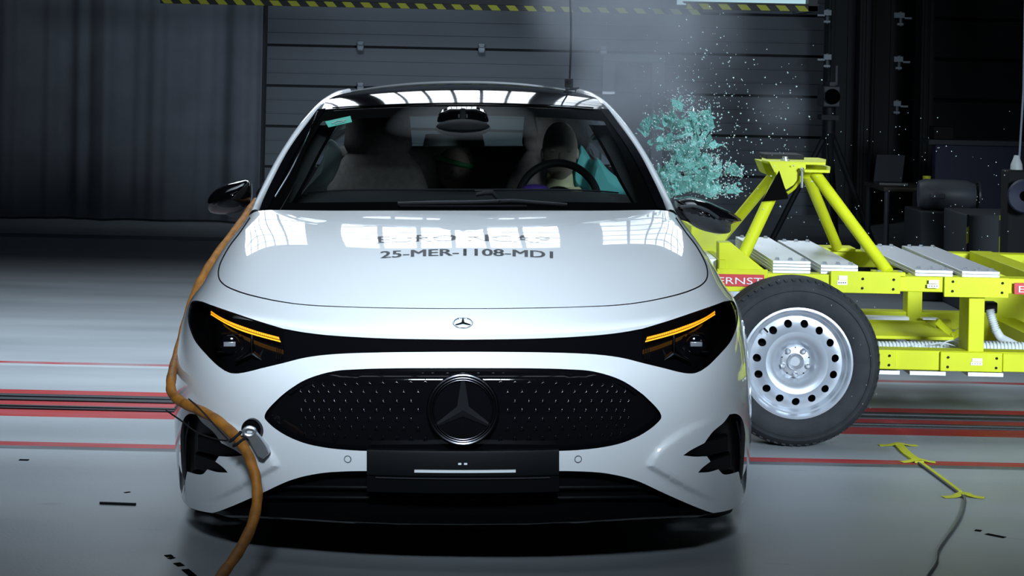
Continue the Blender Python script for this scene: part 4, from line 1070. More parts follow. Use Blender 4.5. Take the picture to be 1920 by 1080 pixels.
# lettering on the bonnet
def text_mesh(txt, size=1.0):
    cu = bpy.data.curves.new('txt', 'FONT'); cu.body = txt; cu.size = size; cu.resolution_u = 3
    ob = bpy.data.objects.new('txt', cu); COL.objects.link(ob)
    dg = bpy.context.evaluated_depsgraph_get(); me = bpy.data.meshes.new_from_object(ob.evaluated_get(dg))
    vs = [v.co.copy() for v in me.vertices]; fs = [tuple(p.vertices) for p in me.polygons]
    bpy.data.objects.remove(ob); bpy.data.curves.remove(cu); bpy.data.meshes.remove(me)
    x0 = min(v.x for v in vs); x1 = max(v.x for v in vs); y0_ = min(v.y for v in vs); y1_ = max(v.y for v in vs)
    return [((v.x - x0) / (x1 - x0), (v.y - y0_) / (y1_ - y0_)) for v in vs], fs
for (txt, xa, xb, yt, yb, arc, nm) in (('25-MER-1108-MD1', -154, 168, 467.0, 479.8, 5.0, 'hood_lettering'), ('EURO NCAP', -160, 162, 440, 452, 4.0, 'hood_lettering')):
    tv, tf = text_mesh(txt); n0_ = len(tv); tv = [(a + o_, b) for o_ in (-.0035, 0, .0035) for a, b in tv]; tf = [tuple(i + n0_ * k for i in f) for k in range(3) for f in tf]
    uvs = s_inv([(abs(xa + (xb - xa) * a) + 1e-3, yb + (yt - yb) * b + arc * ((a - .5) * 2) ** 2) for a, b in tv])
    Pm = sev(uvs); Nm = nrm(uvs); sgs = np.array([1 if (xa + (xb - xa) * a) >= 0 else -1 for a, b in tv])
    Pm[:, 0] *= sgs; Nm[:, 0] *= sgs
    b = MB(); b.add([tuple(p) for p in Pm + Nm * .0012], tf); o = b.build(nm, M['print'], hood, W, smooth=0, fixn=False, weld=0, normals=[tuple(q) for q in Nm])
    o['label'] = 'grey printed lettering on the bonnet'

# towing eye with clevis at the front corner
te = MB(); c0 = s_at(395, 806, 0.0); c0.x *= -1; n0 = Vector((-.35, -.93, .05)).normalized()
TE = MB(); ts = s_at(393, 805, .004); ts.x *= -1; TE.lathe([(.0, .004), (.012, .003), (.026, .012), (.031, .010), (.034, -.004)], ts, n0, 28); te_o = TE.build('tow_eye_socket', M['black_gloss'], CAR, W)
b = MB(); cc_ = cpx(468, 809, .04); b.tube([cc_ + Vector((.016 * math.cos(a), -.004, .011 * math.sin(a))) for a in np.linspace(0, 2 * math.pi, 20)[:-1]], .0062, 8, closed=True)
b.tube([cpx(472, 806, .115), cpx(468, 808, .04)], .009, 10); b.build('tow_eye', M['steel'], te_o, W)
b = MB(); b.prism([cpx(*c) for c in ((462,818,.03),(478,811,.03),(500,838,.05),(505,850,.05),(492,862,.05),(482,856,.05))], (.004, .022, .002)); b.build('tow_bracket', M['steel'], te_o, W, bevel=.004)
SMOKE = 5.4
# ------------------------------------------------------------------ crash test dummies (sit in the car)
def dummy(name, head_px, yc, hw, hh, label, child=False):
    c = cpx(head_px[0], head_px[1], yc); root = empty(name, W @ (c + Vector((0, .1, -.75))), label, 'dummy')
    b = MB(); prof = []
    for k in range(17):
        t = k / 16; z = hh * math.cos(math.pi * t)
        w_ = hw * math.sin(math.pi * min(max(t, .01), .99)) ** .8 * (1 - .30 * max(0, t - .45)); prof.append((z, w_))
    rows = [[c + Vector((w_ * math.cos(a), w_ * 1.15 * math.sin(a) - (.012 if t_ > 9 and math.sin(a) < -.6 else 0), z)) for a in np.linspace(0, 2 * math.pi, 25)] for t_, (z, w_) in enumerate(prof)]
    b.grid(rows)
    b.ball(c + Vector((0, -hw * 1.15, -hh * .18)), (hw * .16, hw * .2, hh * .18), 12, 8)          # nose
    b.ball(c + Vector((0, -hw * .95, -hh * .55)), (hw * .36, hw * .12, hh * .06), 12, 6)          # mouth
    for s in (-1, 1):
        b.ball(c + Vector((s * hw * .42, -hw * .98, hh * .04)), (hw * .16, hw * .1, hh * .07), 10, 6)
        b.ball(c + Vector((s * hw * .98, .01, -hh * .1)), (hw * .1, hw * .22, hh * .2), 10, 6)
    return root, c, b
dr_, c, b = dummy('crash_dummy', (1050, 283), 2.62, .073, .118, 'adult crash test dummy behind the steering wheel wearing a purple shirt')
# body: one continuous skin with shoulders, chest, arms reaching to the wheel
b.build('head', M['dummy'], dr_, W)
nk = MB(); nk.tube([c + Vector((0, .02, -.09)), c + Vector((0, .03, -.14)), c + Vector((0, .03, -.19))], [.052, .058, .085], 18)
nk.tube([c + Vector((-.08, .01, -.165)), c + Vector((-.03, -.05, -.170)), c + Vector((.03, -.05, -.172)), c + Vector((.075, 0, -.165))], [.02, .028, .028, .02], 10)
nk.build('neck', M['dummy_neck'], dr_, W)
def skin_body(name, joints, edges, m, parent, label=None):
    me = bpy.data.meshes.new(name); inv = PM[parent.name].inverted() @ W
    me.from_pydata([tuple(inv @ Vector(j[0])) for j in joints], edges, [])
    o = bpy.data.objects.new(name, me); COL.objects.link(o); o.parent = parent; PM[o.name] = PM[parent.name]
    sk = o.modifiers.new('skin', 'SKIN'); sk.use_smooth_shade = True
    for i, j in enumerate(joints):
        me.skin_vertices[0].data[i].radius = (j[1], j[2] if len(j) > 2 else j[1])
    me.skin_vertices[0].data[0].use_root = True
    ss = o.modifiers.new('subdivision', 'SUBSURF'); ss.levels = 1; ss.render_levels = 2
    me.materials.append(m); return o
j = lambda x, y, z, *r: (c + Vector((x, y, z)),) + r
skin_body('torso', [j(0, .16, -.68, .15, .11), j(0, .12, -.45, .15, .10), j(0, .06, -.27, .16, .10), j(0, .04, -.19, .07, .07),
                    j(-.17, .03, -.24, .06), j(-.22, -.10, -.42, .045), j(-.14, -.27, -.30, .038), j(-.10, -.33, -.22, .03),
                    j(.17, .03, -.24, .06), j(.22, -.10, -.42, .045), j(.14, -.27, -.30, .038), j(.10, -.33, -.22, .03)],
          [(0, 1), (1, 2), (2, 3), (2, 4), (4, 5), (5, 6), (6, 7), (2, 8), (8, 9), (9, 10), (10, 11)], M['purple'], dr_)
sh = MB(); sh.ball(cpx(1003, 354, 2.30), (.055, .05, .018)); sh.build('sleeve', M['purple'], dr_, W)
cr_, c, b = dummy('crash_dummy', (851, 318), 3.62, .080, .098, 'child crash test dummy with green marked head in the rear seat')
b.build('head', M['dummy'], cr_, W)
gb = MB(); gb.tube([c + Vector((.083 * math.sin(a), -.098 * math.cos(a), .038 - .020 * math.sin(a * 1.3))) for a in np.linspace(-1.2, 1.3, 14)], .012, 8); gb.build('head_band', M['green_band'], cr_, W)
skin_body('torso', [j(0, .12, -.55, .11, .09), j(0, .08, -.35, .11, .08), j(0, .05, -.20, .11, .08), j(0, .03, -.10, .045, .045),
                    j(-.12, .03, -.19, .045), j(-.16, -.06, -.36, .035), j(.12, .03, -.19, .045), j(.16, -.06, -.36, .035)],
          [(0, 1), (1, 2), (2, 3), (2, 4), (4, 5), (2, 6), (6, 7)], M['seat'], cr_)
# child seat shell around it
cs = empty('child_seat', W @ (c + Vector((0, .2, -.6))), 'pale child seat shell around the small dummy', 'child seat')
rows = []
for k in range(10):
    t = k / 9; z = .16 - .72 * t; w_ = .13 + .06 * math.sin(math.pi * min(1, t * .9)); 
    rows.append([c + Vector((w_ * math.sin(a), .12 - .16 * (1 - math.cos(a)) * .6, z)) for a in np.linspace(-1.6, 1.6, 15)])
MB().grid(rows).build('seat_shell', M['airbag_pale'], cs, W, solid=.02)
bs = MB(); p_ = c + Vector((0, .12, -.58)); bs.box(p_.x - .17, p_.x + .17, p_.y - .28, p_.y + .05, p_.z - .08, p_.z + .02); bs.build('seat_base', M['interior'], cs, W, bevel=.02)

# ------------------------------------------------------------------ little camera and cable on the roof
rc = cpx(1068, 166, 2.86)
rt = empty('roof_camera', W @ rc, 'small black camera on a clamp on the car roof', 'camera')
b = MB(); k = .0022
b.box(rc.x - .020, rc.x + .014, rc.y - .02, rc.y + .03, rc.z + .006, rc.z + .042); b.build('camera_body', M['black_matte'], rt, W, bevel=.003)
b = MB(); b.lathe([(0, -.012), (.009, -.012), (.010, 0), (.010, .01)], rc + Vector((-.003, -.02, .026)), (0, 1, 0), 16); b.build('lens', M['black_gloss'], rt, W)
b = MB(); b.box(rc.x - .016, rc.x + .04, rc.y - .03, rc.y + .05, rc.z - .008, rc.z + .006); b.build('mount', M['black_satin'], rt, W, bevel=.003)
b = MB(); b.box(rc.x - .018, rc.x + .0, rc.y - .034, rc.y - .028, rc.z - .003, rc.z + .004); b.build('mount_clip', M['chrome'], rt, W)
cb = MB().tube(catmull([W @ Vector(p) for p in (rc + Vector((.0, 0, .040)), rc + Vector((.001, 0, .055)))] + [T(1070, 100, D + 2.86), T(1070.5, 40, D + 2.87), T(1069, 0, D + 2.88), T(1066, -120, D + 2.95), T(1060, -400, D + 3.0)], 6), .0042, 8)
tag(cb.build('camera_cable', M['black_matte']), 'thin black cable rising from the roof camera', 'cable')

# ------------------------------------------------------------------ orange cable along the car's flank
pts = [(480,378,1.80),(471,390,1.66),(443,430,1.40),(408,476,1.22),(386,510,1.12),(367,548,1.06),(350,600,1.0),(338,645,.92),(327,684,.66),(321,712,.40),(322,735,.33),(338,752,.27),(366,766,.19),(398,782,.10),(428,805,.035),(453,832,-.01),(470,865,-.05),(480,900,-.08),(482,940,-.11),(472,985,-.17),(450,1030,-.26),(425,1066,-.36),(400,1100,-.5)]
path = catmull([W @ cpx(*c_) for c_ in pts], 8)
path = [Vector((p.x, p.y, max(p.z, .017))) for p in path]
oc = MB().tube(path, [.0150 + .0008 * math.sin(i * .9) for i in range(len(path))], 14).build('orange_cable', M['rope'])
tag(oc, 'thick orange cable draped over the front corner of the white car', 'cable')
def tie(cpt, ax, tail, label):
    r = empty('cable_tie', W @ cpt, label, 'cable tie', 'black ties on the orange cable'); ax = Vector(ax).normalized(); u = ax.cross(Vector((0, 1, 0))).normalized(); w_ = ax.cross(u)
    b = MB(); b.tube([cpt + (u * math.cos(a) + w_ * math.sin(a)) * .0195 for a in np.linspace(0, 2 * math.pi, 20)[:-1]], .0045, 8, closed=True)
    b.build('loop', M['black_matte'], r, W)
    b = MB(); b.tube(catmull(tail, 6), [.0024] * (6 * (len(tail) - 1)) + [.0012], 6); b.build('tail', M['black_matte'], r, W)
tie(cpx(441, 819, .01), (.5, 0, -.6), [cpx(432, 829, -.01), cpx(405, 800, .02), cpx(378, 770, .05), cpx(353, 747, .07)], 'black cable tie with a long tail beside the towing eye')
tie(cpx(449, 828, -.004), (.5, 0, -.7), [cpx(455, 818, -.01), cpx(420, 826, .05), cpx(372, 812, .12), cpx(340, 789, .2), cpx(311, 769, .3)], 'second black cable tie, its tail pointing past the air inlet')

# ------------------------------------------------------------------ yellow crash barrier trolley
YN, YFAR = 8.2, 9.5
TR = empty('crash_trolley', Vector((T(1600, 800, 8.8).x, 8.8, 0)), 'yellow crash test trolley striking the side of the car', 'trolley')
def tb(b, px0, px1, pt, pb, Y, dep, m=0):
    mid = (px0 + px1) / 2; b.box(T(px0, pt, Y).x, T(px1, pt, Y).x, Y, Y + dep, T(mid, pb, Y).z, T(mid, pt, Y).z, m); return b
def fz(px, py, Y): return T(px, py, Y).z
xl, xr = T(1352, 500, YN).x, T(2150, 500, YN).x
def beam(name, x0, x1, Y, dep, z0, z1): return MB().box(x0, x1, Y, Y + dep, z0, z1).build(name, M['yellow'], TR, bevel=.004)
zt1, zt0 = fz(1730, 519, YN), fz(1730, 547.5, YN)
ub_ = beam('upper_rail', xl, xr, YN, .10, zt0, zt1)
zf1, zf0 = fz(1800, 475, YFAR), fz(1800, 505, YFAR)
beam('upper_rail', xl, xr, YFAR, .10, zf0, zf1)
zl1, zl0 = fz(1720, 657, YN), fz(1720, 694, YN)
lb_ = beam('lower_rail', T(1560, 600, YN).x, xr, YN, .10, zl0, zl1)
beam('lower_rail', T(1560, 600, YN).x, xr, YFAR, .10, zl0, zl1)
for (a, c, t, bt) in ((1558, 1689, 509.5, 550), (1771, 1892, 520.5, 558), (1345, 1440, 505, 547)):
    b = MB(); tb(b, a, c, t, bt, YN - .016, .014)
    b.build('rail_plate', M['yellow'], ub_, bevel=.002)
for (a, c, t, bt) in ((1640, 1680, 656, 692), (1764, 1880, 661, 697), (1881, 1960, 664, 698)):
    b = MB(); tb(b, a, c, t, bt, YN - .016, .014); b.build('rail_plate', M['yellow'], lb_, bevel=.002)
bolts = [(1618, 523), (1617, 540.5), (1676, 524.5), (1675, 542.5), (1787, 528), (1786, 546), (1880, 531), (1879, 549)]
boltl = [(1668, 667), (1667, 684.5), (1778, 670), (1777, 688), (1869, 672), (1868, 690)]
for lst, par in ((bolts, ub_), (boltl, lb_)):
    for q in lst:
        p = T(q[0], q[1], YN - .018); b = MB(); b.lathe([(0, -.004), (.0045, -.004), (.0052, -.001), (.0052, .006)], p, (0, 1, 0), 10); b.build('bolt', M['black_matte'], par)
for (a, c, t, bt, par) in ((1570, 1589, 517, 534, ub_), (1739, 1761, 525, 540, ub_), (1820, 1842, 672, 685, lb_)):
    b = MB(); tb(b, a + 3, c, t, (t + bt) / 2 - .6, YN - .0195, .003); tb(b, a, c, (t + bt) / 2 + .6, bt, YN - .0195, .003); b.build('rating_plate', M['alloy'], par)['label'] = 'small pale rating plate'
    gb = MB()
    for k in range(4): tb(gb, a + 2 + k * (c - a - 3) / 4, a + 2 + (k + .6) * (c - a - 3) / 4, (t + bt) / 2 + 3, bt - 2.4, YN - .0200, .0004)
    gb.build('plate_print', M['plastic'], par)
# red maker's signs
def sign(px0, px1, pt, pb, txt, t0, t1):
    s = MB(); tb(s, px0, px1, pt, pb, YN - .023, .006); o = s.build('sign_plate', M['red_sign'], TR, bevel=.001); o['label'] = 'red plate with white lettering'
    tv, tf = text_mesh(txt); h_ = pb - pt; mid = (px0 + px1) / 2
    zb, zt = T(mid, pb - h_ * .24, YN).z, T(mid, pt + h_ * .2, YN).z; xa, xb = T(t0, pt, YN).x, T(t1, pt, YN).x
    b = MB(); b.add([(xa + (xb - xa) * a, YN - .0262, zb + (zt - zb) * c) for a, c in tv], tf)
    b.build('sign_lettering', M['white_ink'], o, smooth=0, fixn=False, weld=0, solid=0)
sign(1338, 1433, 514.5, 537, 'ERNST', 1345, 1428)
sign(1902, 1998, 531.5, 553, 'ERNST', 1907, 1992)
# posts, decks and braces
b = MB(); tb(b, 1817, 1847, 556, 663, YN + .01, .16); b.build('post', M['yellow'], TR, bevel=.004)
b = MB(); tb(b, 1703, 1731, 500, 640, YFAR - .012, .10); b.build('post', M['yellow'], TR, bevel=.004)
b = MB(); tb(b, 1840, 1960, 500, 640, YFAR - .1, .04); b.build('side_sheet', M['yellow'], TR, bevel=.004)
zd = .335
b = MB(); b.box(T(1600, 600, 8.75).x, T(1786, 600, 8.75).x, 8.72, 9.28, zd, zd + .014); b.build('deck_plate', M['yellow'], TR, bevel=.003)
b = MB(); b.bar(T(1757, 603, 9.0), T(1790, 633, 8.95), .03, .02, (0, 1, 0)); b.bar(T(1784, 632, 8.95), T(1822, 606, 9.0), .03, .02, (0, 1, 0)); tb(b, 1760, 1784, 600, 630, 9.1, .05); b.build('deck_brace', M['yellow'], TR, bevel=.003)
b = MB(); tb(b, 1590, 1705, 594, 600, 9.4, .06); tb(b, 1731, 1762, 597, 600, 9.4, .05); b.build('deck_flange', M['alloy'], TR)
for (a, c) in ((1640, 1686), (1705, 1772), (1814, 1880)):
    mid = (a + c) / 2; b = MB(); b.box(T(a, 697, YN).x, T(c, 697, YN).x, YN - .01, YFAR + .1, zl0 - .018, zl0 - .003); b.build('underplate', M['alloy'], TR)
for xx in (1600, 1990): b = MB(); b.box(T(xx, 600, 8.5).x - .05, T(xx, 600, 8.5).x + .05, YN + .1, YFAR, zl0 + .005, zl1 - .005); b.build('cross_member', M['yellow'], TR, bevel=.003)
for xx in (1950, 2080): b = MB(); b.box(T(xx, 600, 8.5).x - .05, T(xx, 600, 8.5).x + .05, YN + .1, YFAR, zt0 + .005, zt1 - .005); b.build('cross_member', M['yellow'], TR, bevel=.003)
# ballast plates bolted on top
for si, (a, c, n_, yb) in enumerate(((1449, 1520, 4, 9.35), (1539, 1609, 3, 9.35), (1716, 1787, 2, 9.35), (1804, 1875, 2, 9.35))):
    x0, x1 = T(a, 500, YN + .02).x, T(c, 500, YN + .02).x
    for k in range(n_):
        b = MB(); z0 = zt1 + .0005 + k * .0125; b.box(x0 - (.0 if k < n_ - 1 else .0), x1, YN + .02, yb, z0, z0 + .0115)
        pl = b.build('ballast_plate', M['alloy'], TR, bevel=.0015)
    for yy in (YN + .06, yb - .05):
        for f in (.15, .5, .85):
            p = Vector((x0 + (x1 - x0) * f, yy, z0 + .0115)); b = MB(); b.lathe([(.012, 0), (.012, .003), (.0085, .003), (.0085, .010), (0, .010)], p, (0, 0, 1), 6); b.build('ballast_bolt', M['steel'], pl, smooth=20)
# four-legged head frame on top
hz1 = T(1487, 303, 8.6).z
def leg(p0, p1, r, foot):
    o = MB().tube([p0, p1], r, 18).build('frame_leg', M['yellow'], TR)
    if foot:
        b = MB(); b.box(p1.x - .06, p1.x + .06, p1.y - .05, p1.y + .05, zt1 + .0005, zt1 + .016); f = b.build('foot_plate', M['yellow'], o, bevel=.002)
        for s in (-1, 1):
            b = MB(); b.lathe([(.010, 0), (.010, .006), (0, .006)], p1 * 1 + Vector((s * .042, -.03, zt1 + .016 - p1.z)), (0, 0, 1), 8); b.build('foot_bolt', M['steel'], o)
    return o
def floor_on(px, py, z):           # point of the hall seen at that pixel at height z
    return TZ(px, py, z)
lB0, lB1 = T(1447, 366, 8.52), T(1394, 478, 8.42); lB1 = lB0 + (lB1 - lB0) * ((zt1 + .01 - lB0.z) / (lB1.z - lB0.z)); leg(lB0 + (lB0 - lB1) * .35, lB1, .0255, True)
lD0, lD1 = T(1528, 326, 8.55), T(1655, 497, 8.26); lD1 = lD0 + (lD1 - lD0) * ((zt1 + .012 - lD0.z) / (lD1.z - lD0.z)); leg(lD0, lD1, .0245, True)
lA0, lA1 = T(1450, 329, 8.9), T(1384, 409, 9.15); lA1 = lA0 + (lA1 - lA0) * ((zf1 + .01 - lA0.z) / (lA1.z - lA0.z)); leg(lA0, lA1, .0235, False)
lC0, lC1 = T(1512, 326, 8.9), T(1569, 462, 9.45); leg(lC0, lC1, .024, False)
b = MB(); p = lC1; b.box(p.x - .06, p.x + .09, YFAR - .03, YFAR + .12, zf1, zf1 + .015); b.build('foot_plate', M['yellow'], TR)
hp = MB(); tp = [T(*q) for q in ((1427, 300, 8.75), (1425, 298, 8.95), (1540, 300, 8.95), (1549, 303, 8.7), (1548, 305, 8.52), (1442, 303, 8.5))]
zc = T(1490, 303.5, 8.5).z
tp = [Vector((p.x, p.y, zc)) for p in (T(1441, 303, 8.50), T(1428, 303, 8.62), T(1428, 303, 8.95), T(1535, 303, 8.95), T(1549, 303, 8.80), T(1548, 303, 8.50))]
hp.prism(tp, (0, 0, -.011)); hp.build('head_plate', M['yellow'], TR, bevel=.002)
b = MB(); b.prism([T(*q) for q in ((1442, 303.5, 8.49), (1511, 305, 8.49), (1511, 317, 8.49), (1500, 320, 8.49), (1497, 335, 8.49), (1488, 347, 8.49), (1474, 356, 8.49), (1462, 342, 8.49))], (0, .012, 0)); b.build('head_gusset', M['yellow'], TR, bevel=.002)
b = MB(); arc = [T(x_, y_, 8.50) for x_, y_ in ((1476, 362), (1487, 354), (1496, 343), (1501, 330))]; b.tube(catmull(arc, 5), .007, 6, flat=2.2); b.build('head_arc', M['yellow'], TR)
b = MB(); b.prism([T(*q) for q in ((1427, 302, 8.60), (1441, 303, 8.60), (1452, 328, 8.60), (1440, 328, 8.60), (1436, 325, 8.60))], (0, .2, 0)); b.build('head_cheek', M['yellow'], TR, bevel=.002)
zc2 = T(1530, 318, 8.5).z; b = MB(); b.prism([Vector((p.x, p.y, zc2)) for p in (T(1508, 320, 8.48), T(1508, 320, 8.95), T(1545, 320, 8.95), T(1557, 320, 8.8), T(1556, 320, 8.48))], (0, 0, -.012)); b.build('head_plate', M['yellow'], TR, bevel=.002)
b = MB(); p = T(1504, 318, 8.46); b.ball(p, (.009, .012, .009), 12, 8); b.tube([p, T(1503.5, 352, 8.46)], .0052, 10); b.build('locking_pin', M['steel'], TR)
b = MB(); p = Vector((T(1472, 300, 8.6).x, 8.6, zc)); b.lathe([(0.02, 0), (.02, .006), (.012, .006), (.012, .016), (0, .016)], p, (0, 0, 1), 12); b.build('head_bolt', M['steel'], TR)
b = MB(); tb(b, 1437, 1508, 290, 302, 8.72, .22); b.build('head_block', M['black_matte'], TR, bevel=.004)
b = MB(); b.prism([T(*q) for q in ((1461, 320, 8.46), (1429, 377, 8.42), (1478, 371, 8.42))], (0, .004, 0)); b.tube([T(1428, 377.5, 8.43), T(1478, 372, 8.43)], .002, 6); b.build('black_flag', M['black_flat'], TR)['label'] = 'matt black triangular flag'
# barrier mount between trolley and car
b = MB(); b.prism([T(*q) for q in ((1348, 455, YN + .03), (1371, 455, YN + .03), (1436, 508, YN + .03), (1348, 512, YN + .03))], (0, .09, 0)); b.build('barrier_bracket', M['yellow'], TR, bevel=.003)
b = MB(); b.prism([T(*q) for q in ((1296, 424, 8.6), (1346, 441, 8.6), (1372, 434, 8.6), (1357, 456, 8.6), (1350, 500, 8.6), (1296, 500, 8.6))], (0, .5, 0)); b.build('barrier_mount', M['yellow'], TR, bevel=.003)
b = MB(); zz0, zz1 = .32, T(1330, 470, 8.6).z; b.box(T(1290, 470, 8.6).x, T(1325, 470, 8.6).x, YN + .05, YFAR + .1, zz0, zz1); b.build('crush_block', M['alloy'], TR, bevel=.004)
b = MB(); b.box(T(1326, 470, 8.6).x, T(1338, 470, 8.6).x, YN, YFAR + .1, zl0, zz1); b.build('barrier_plate', M['yellow'], TR, bevel=.003)
# corrugated hoses
def hose(path, r, step, name='hose'):
    P = catmull(path, 24); out, rs, acc = [], [], 0
    for i, p in enumerate(P):
        if i: acc += (p - P[i - 1]).length
        out.append(p); rs.append(r)
    L = acc; n_ = int(L / step) * 6; rp, rr = [], []
    d = [0]
    for i in range(1, len(P)): d.append(d[-1] + (P[i] - P[i - 1]).length)
    for k in range(n_ + 1):
        s = L * k / n_; i = min(np.searchsorted(d, s), len(P) - 1); i = max(i, 1); f = (s - d[i - 1]) / (d[i] - d[i - 1] + 1e-9)
        rp.append(P[i - 1].lerp(P[i], f)); rr.append(r * (1.0 if k % 6 in (0, 1, 2, 5) else .76))
    return MB().tube(rp, rr, 14)
hose([T(1560, 650.5, 8.42), T(1700, 652, 8.42), T(1850, 652, 8.42), T(1990, 655, 8.42)], .0262, .0145).build('hose', M['white_hose'], TR)
b = hose([T(1856, 581, 8.62), T(1860, 598, 8.61), T(1868, 622, 8.6)], .0185, .0085); b.build('hose', M['white_hose'], TR)
MB().tube(catmull([T(1867, 619, 8.6), T(1876, 633, 8.6), T(1890, 641, 8.58), T(1912, 652, 8.55)], 6), [.019] * 18 + [.011], 12).build('hose_sleeve', M['white_hose'], TR)
b = MB(); tb(b, 1849, 1871, 567, 588, 8.66, .06); b.build('junction_box', M['black_matte'], TR, bevel=.006)
for q in ([(1708, 655), (1718, 646), (1732, 650), (1744, 657)], [(1760, 657), (1770, 643), (1786, 638), (1804, 640)], [(1744, 646), (1766, 643), (1788, 648), (1803, 658)]):
    MB().tube(catmull([T(x_, y_, 8.34) for x_, y_ in q], 6), .0024, 6).build('loose_wire', M['white_hose'], TR)

# wheels
def disc_with_holes(c, r0, r1, nh, rh, rpos, yprof, mb, m=0):
    th = np.linspace(0, 2 * math.pi, 73)[:-1]
    polys = [np.stack([np.cos(th), np.sin(th)], 1) * r1, np.stack([np.cos(th), np.sin(th)], 1) * r0]
    hs = []
    for k in range(nh):
        a = 2 * math.pi * k / nh + .12; t2 = np.linspace(0, 2 * math.pi, 19)[:-1]
        hs.append(np.array([math.cos(a), math.sin(a)]) * rpos + np.stack([np.cos(t2), np.sin(t2)], 1) * rh)
    st = np.concatenate([np.stack([np.cos(th), np.sin(th)], 1) * r for r in np.linspace(r0, r1, 9)[1:-1]])
    v, t = cdt(polys + hs, st, .0035); cc = v[t].mean(1); rr_ = np.hypot(cc[:, 0], cc[:, 1]); kp = (rr_ > r0 * .999) & (rr_ < r1)
    for h_ in hs: kp &= ~inside(cc, h_)
    t = t[kp]; mb.add([c + Vector((x, yprof(math.hypot(x, y)), y)) for x, y in v], [tuple(q) for q in t], m)
    for h_ in hs:
        rows = [[c + Vector((x, yprof(math.hypot(x, y)) + o, y)) for x, y in list(h_) + [h_[0]]] for o in (0, .008)]
        mb.grid(rows, m)
def trolley_wheel(c, lab=None):
    a = (0, 1, 0)                                      # offset 0 is the outer face
    b = MB()
    prof = [(.205, .045), (.212, .018), (.222, .010), (.250, .003), (.275, .002), (.280, .004), (.283, .0005), (.287, .0045), (.300, .008), (.312, .022), (.318, .032), (.3265, .046)]
    for k in range(5):
        y_ = .058 + k * .024; prof += [(.327, y_), (.327, y_ + .014), (.318, y_ + .016), (.318, y_ + .021)]
    prof += [(.327, .182), (.318, .195), (.30, .20), (.212, .195), (.205, .17)]
    b.lathe(prof, c, a, 72)
    w = b.build('wheel', M['rubber'], TR, smooth=30)
    tr_ = MB()
    for k in range(66):
        t = 2 * math.pi * k / 66; d = Vector((math.cos(t), 0, math.sin(t))); s = Vector((-d.z, 0, d.x))
        tr_.bar(c + d * .319 + Vector((0, .027, 0)), c + d * .3235 + Vector((0, .040, 0)) + s * .004, .014, .005, d)
    tr_.build('tread_block', M['rubber'], w)
    r = MB()
    r.lathe([(.196, .17), (.196, .06), (.206, .028), (.2165, .020), (.2165, .013), (.2085, .011), (.2035, .018), (.1985, .030), (.192, .034), (.188, .044), (.180, .052), (.178, .075), (.176, .085)], c, a, 72)
    yp = lambda q: float(np.interp(q, [.06, .075, .085, .112, .128, .136, .160, .178], [.070, .050, .034, .020, .022, .036, .050, .052]))
    disc_with_holes(c, .062, .180, 15, .0155, .153, yp, r)
    rim = r.build('rim', M['rim'], w, smooth=35)
    h = MB(); h.lathe([(.068, .075), (.062, .066), (.055, .062), (.050, .062), (.034, .060), (.032, .052), (.030, .050), (.026, .060), (.018, .066), (.0, .066)], c, a, 40)
    for k in range(5):
        t = 2 * math.pi * k / 5 + .95; p = c + Vector((math.cos(t) * .0505, .062, math.sin(t) * .0505)); h.lathe([(.0115, 0), (.0105, -.012), (.006, -.018), (0, -.018)], p, a, 10)
        t += .63; p = c + Vector((math.cos(t) * .055, .0605, math.sin(t) * .055)); h.disc(p, (0, -1, 0), .003, 8, 1)
    h.build('hub', [M['steel'], M['black_matte']], w, smooth=30)
    bk = MB(); bk.lathe([(0, .11), (.17, .11), (.19, .12)], c, a, 32); bk.build('brake_drum', M['black_matte'], w)
    v_ = MB(); t = 2.35; p = c + Vector((math.cos(t) * .181, .03, math.sin(t) * .181)); v_.tube([p, p + Vector((-.004, -.018, .004)), p + Vector((.010, -.024, -.01))], .004, 8); v_.build('valve', M['black_matte'], w)
    return w
cw = T(1496, 685, 7.98); cw = Vector((cw.x, 7.98, .328))
trolley_wheel(cw)
def far_wheel(c):
    b = MB(); b.lathe([(.205, .17), (.222, .195), (.30, .198), (.3265, .16), (.3265, .05), (.30, .008), (.222, .01), (.205, .04)], c, (0, 1, 0), 48); w = b.build('wheel', M['rubber'], TR)
    r = MB(); r.lathe([(.205, .17), (.19, .10), (.1, .09), (0, .09)], c, (0, 1, 0), 40); r.build('rim', M['rim'], w)
far_wheel(cw + Vector((0, YFAR + .12 - 7.98, 0))); far_wheel(cw + Vector((3.0, 0, 0))); far_wheel(cw + Vector((3.0, YFAR + .12 - 7.98, 0)))
for dx_ in (0, 3.0): MB().tube([cw + Vector((dx_, .1, 0)), cw + Vector((dx_, YFAR + .2 - 7.98, 0))], .03, 12).build('axle', M['black_matte'], TR)
for dx_ in (.0, 3.0):
    b = MB(); b.box(cw.x + dx_ - .10, cw.x + dx_ + .10, YN + .02, YN + .09, .30, zt0 + .002); b.build('axle_hanger', M['yellow'], TR, bevel=.003)

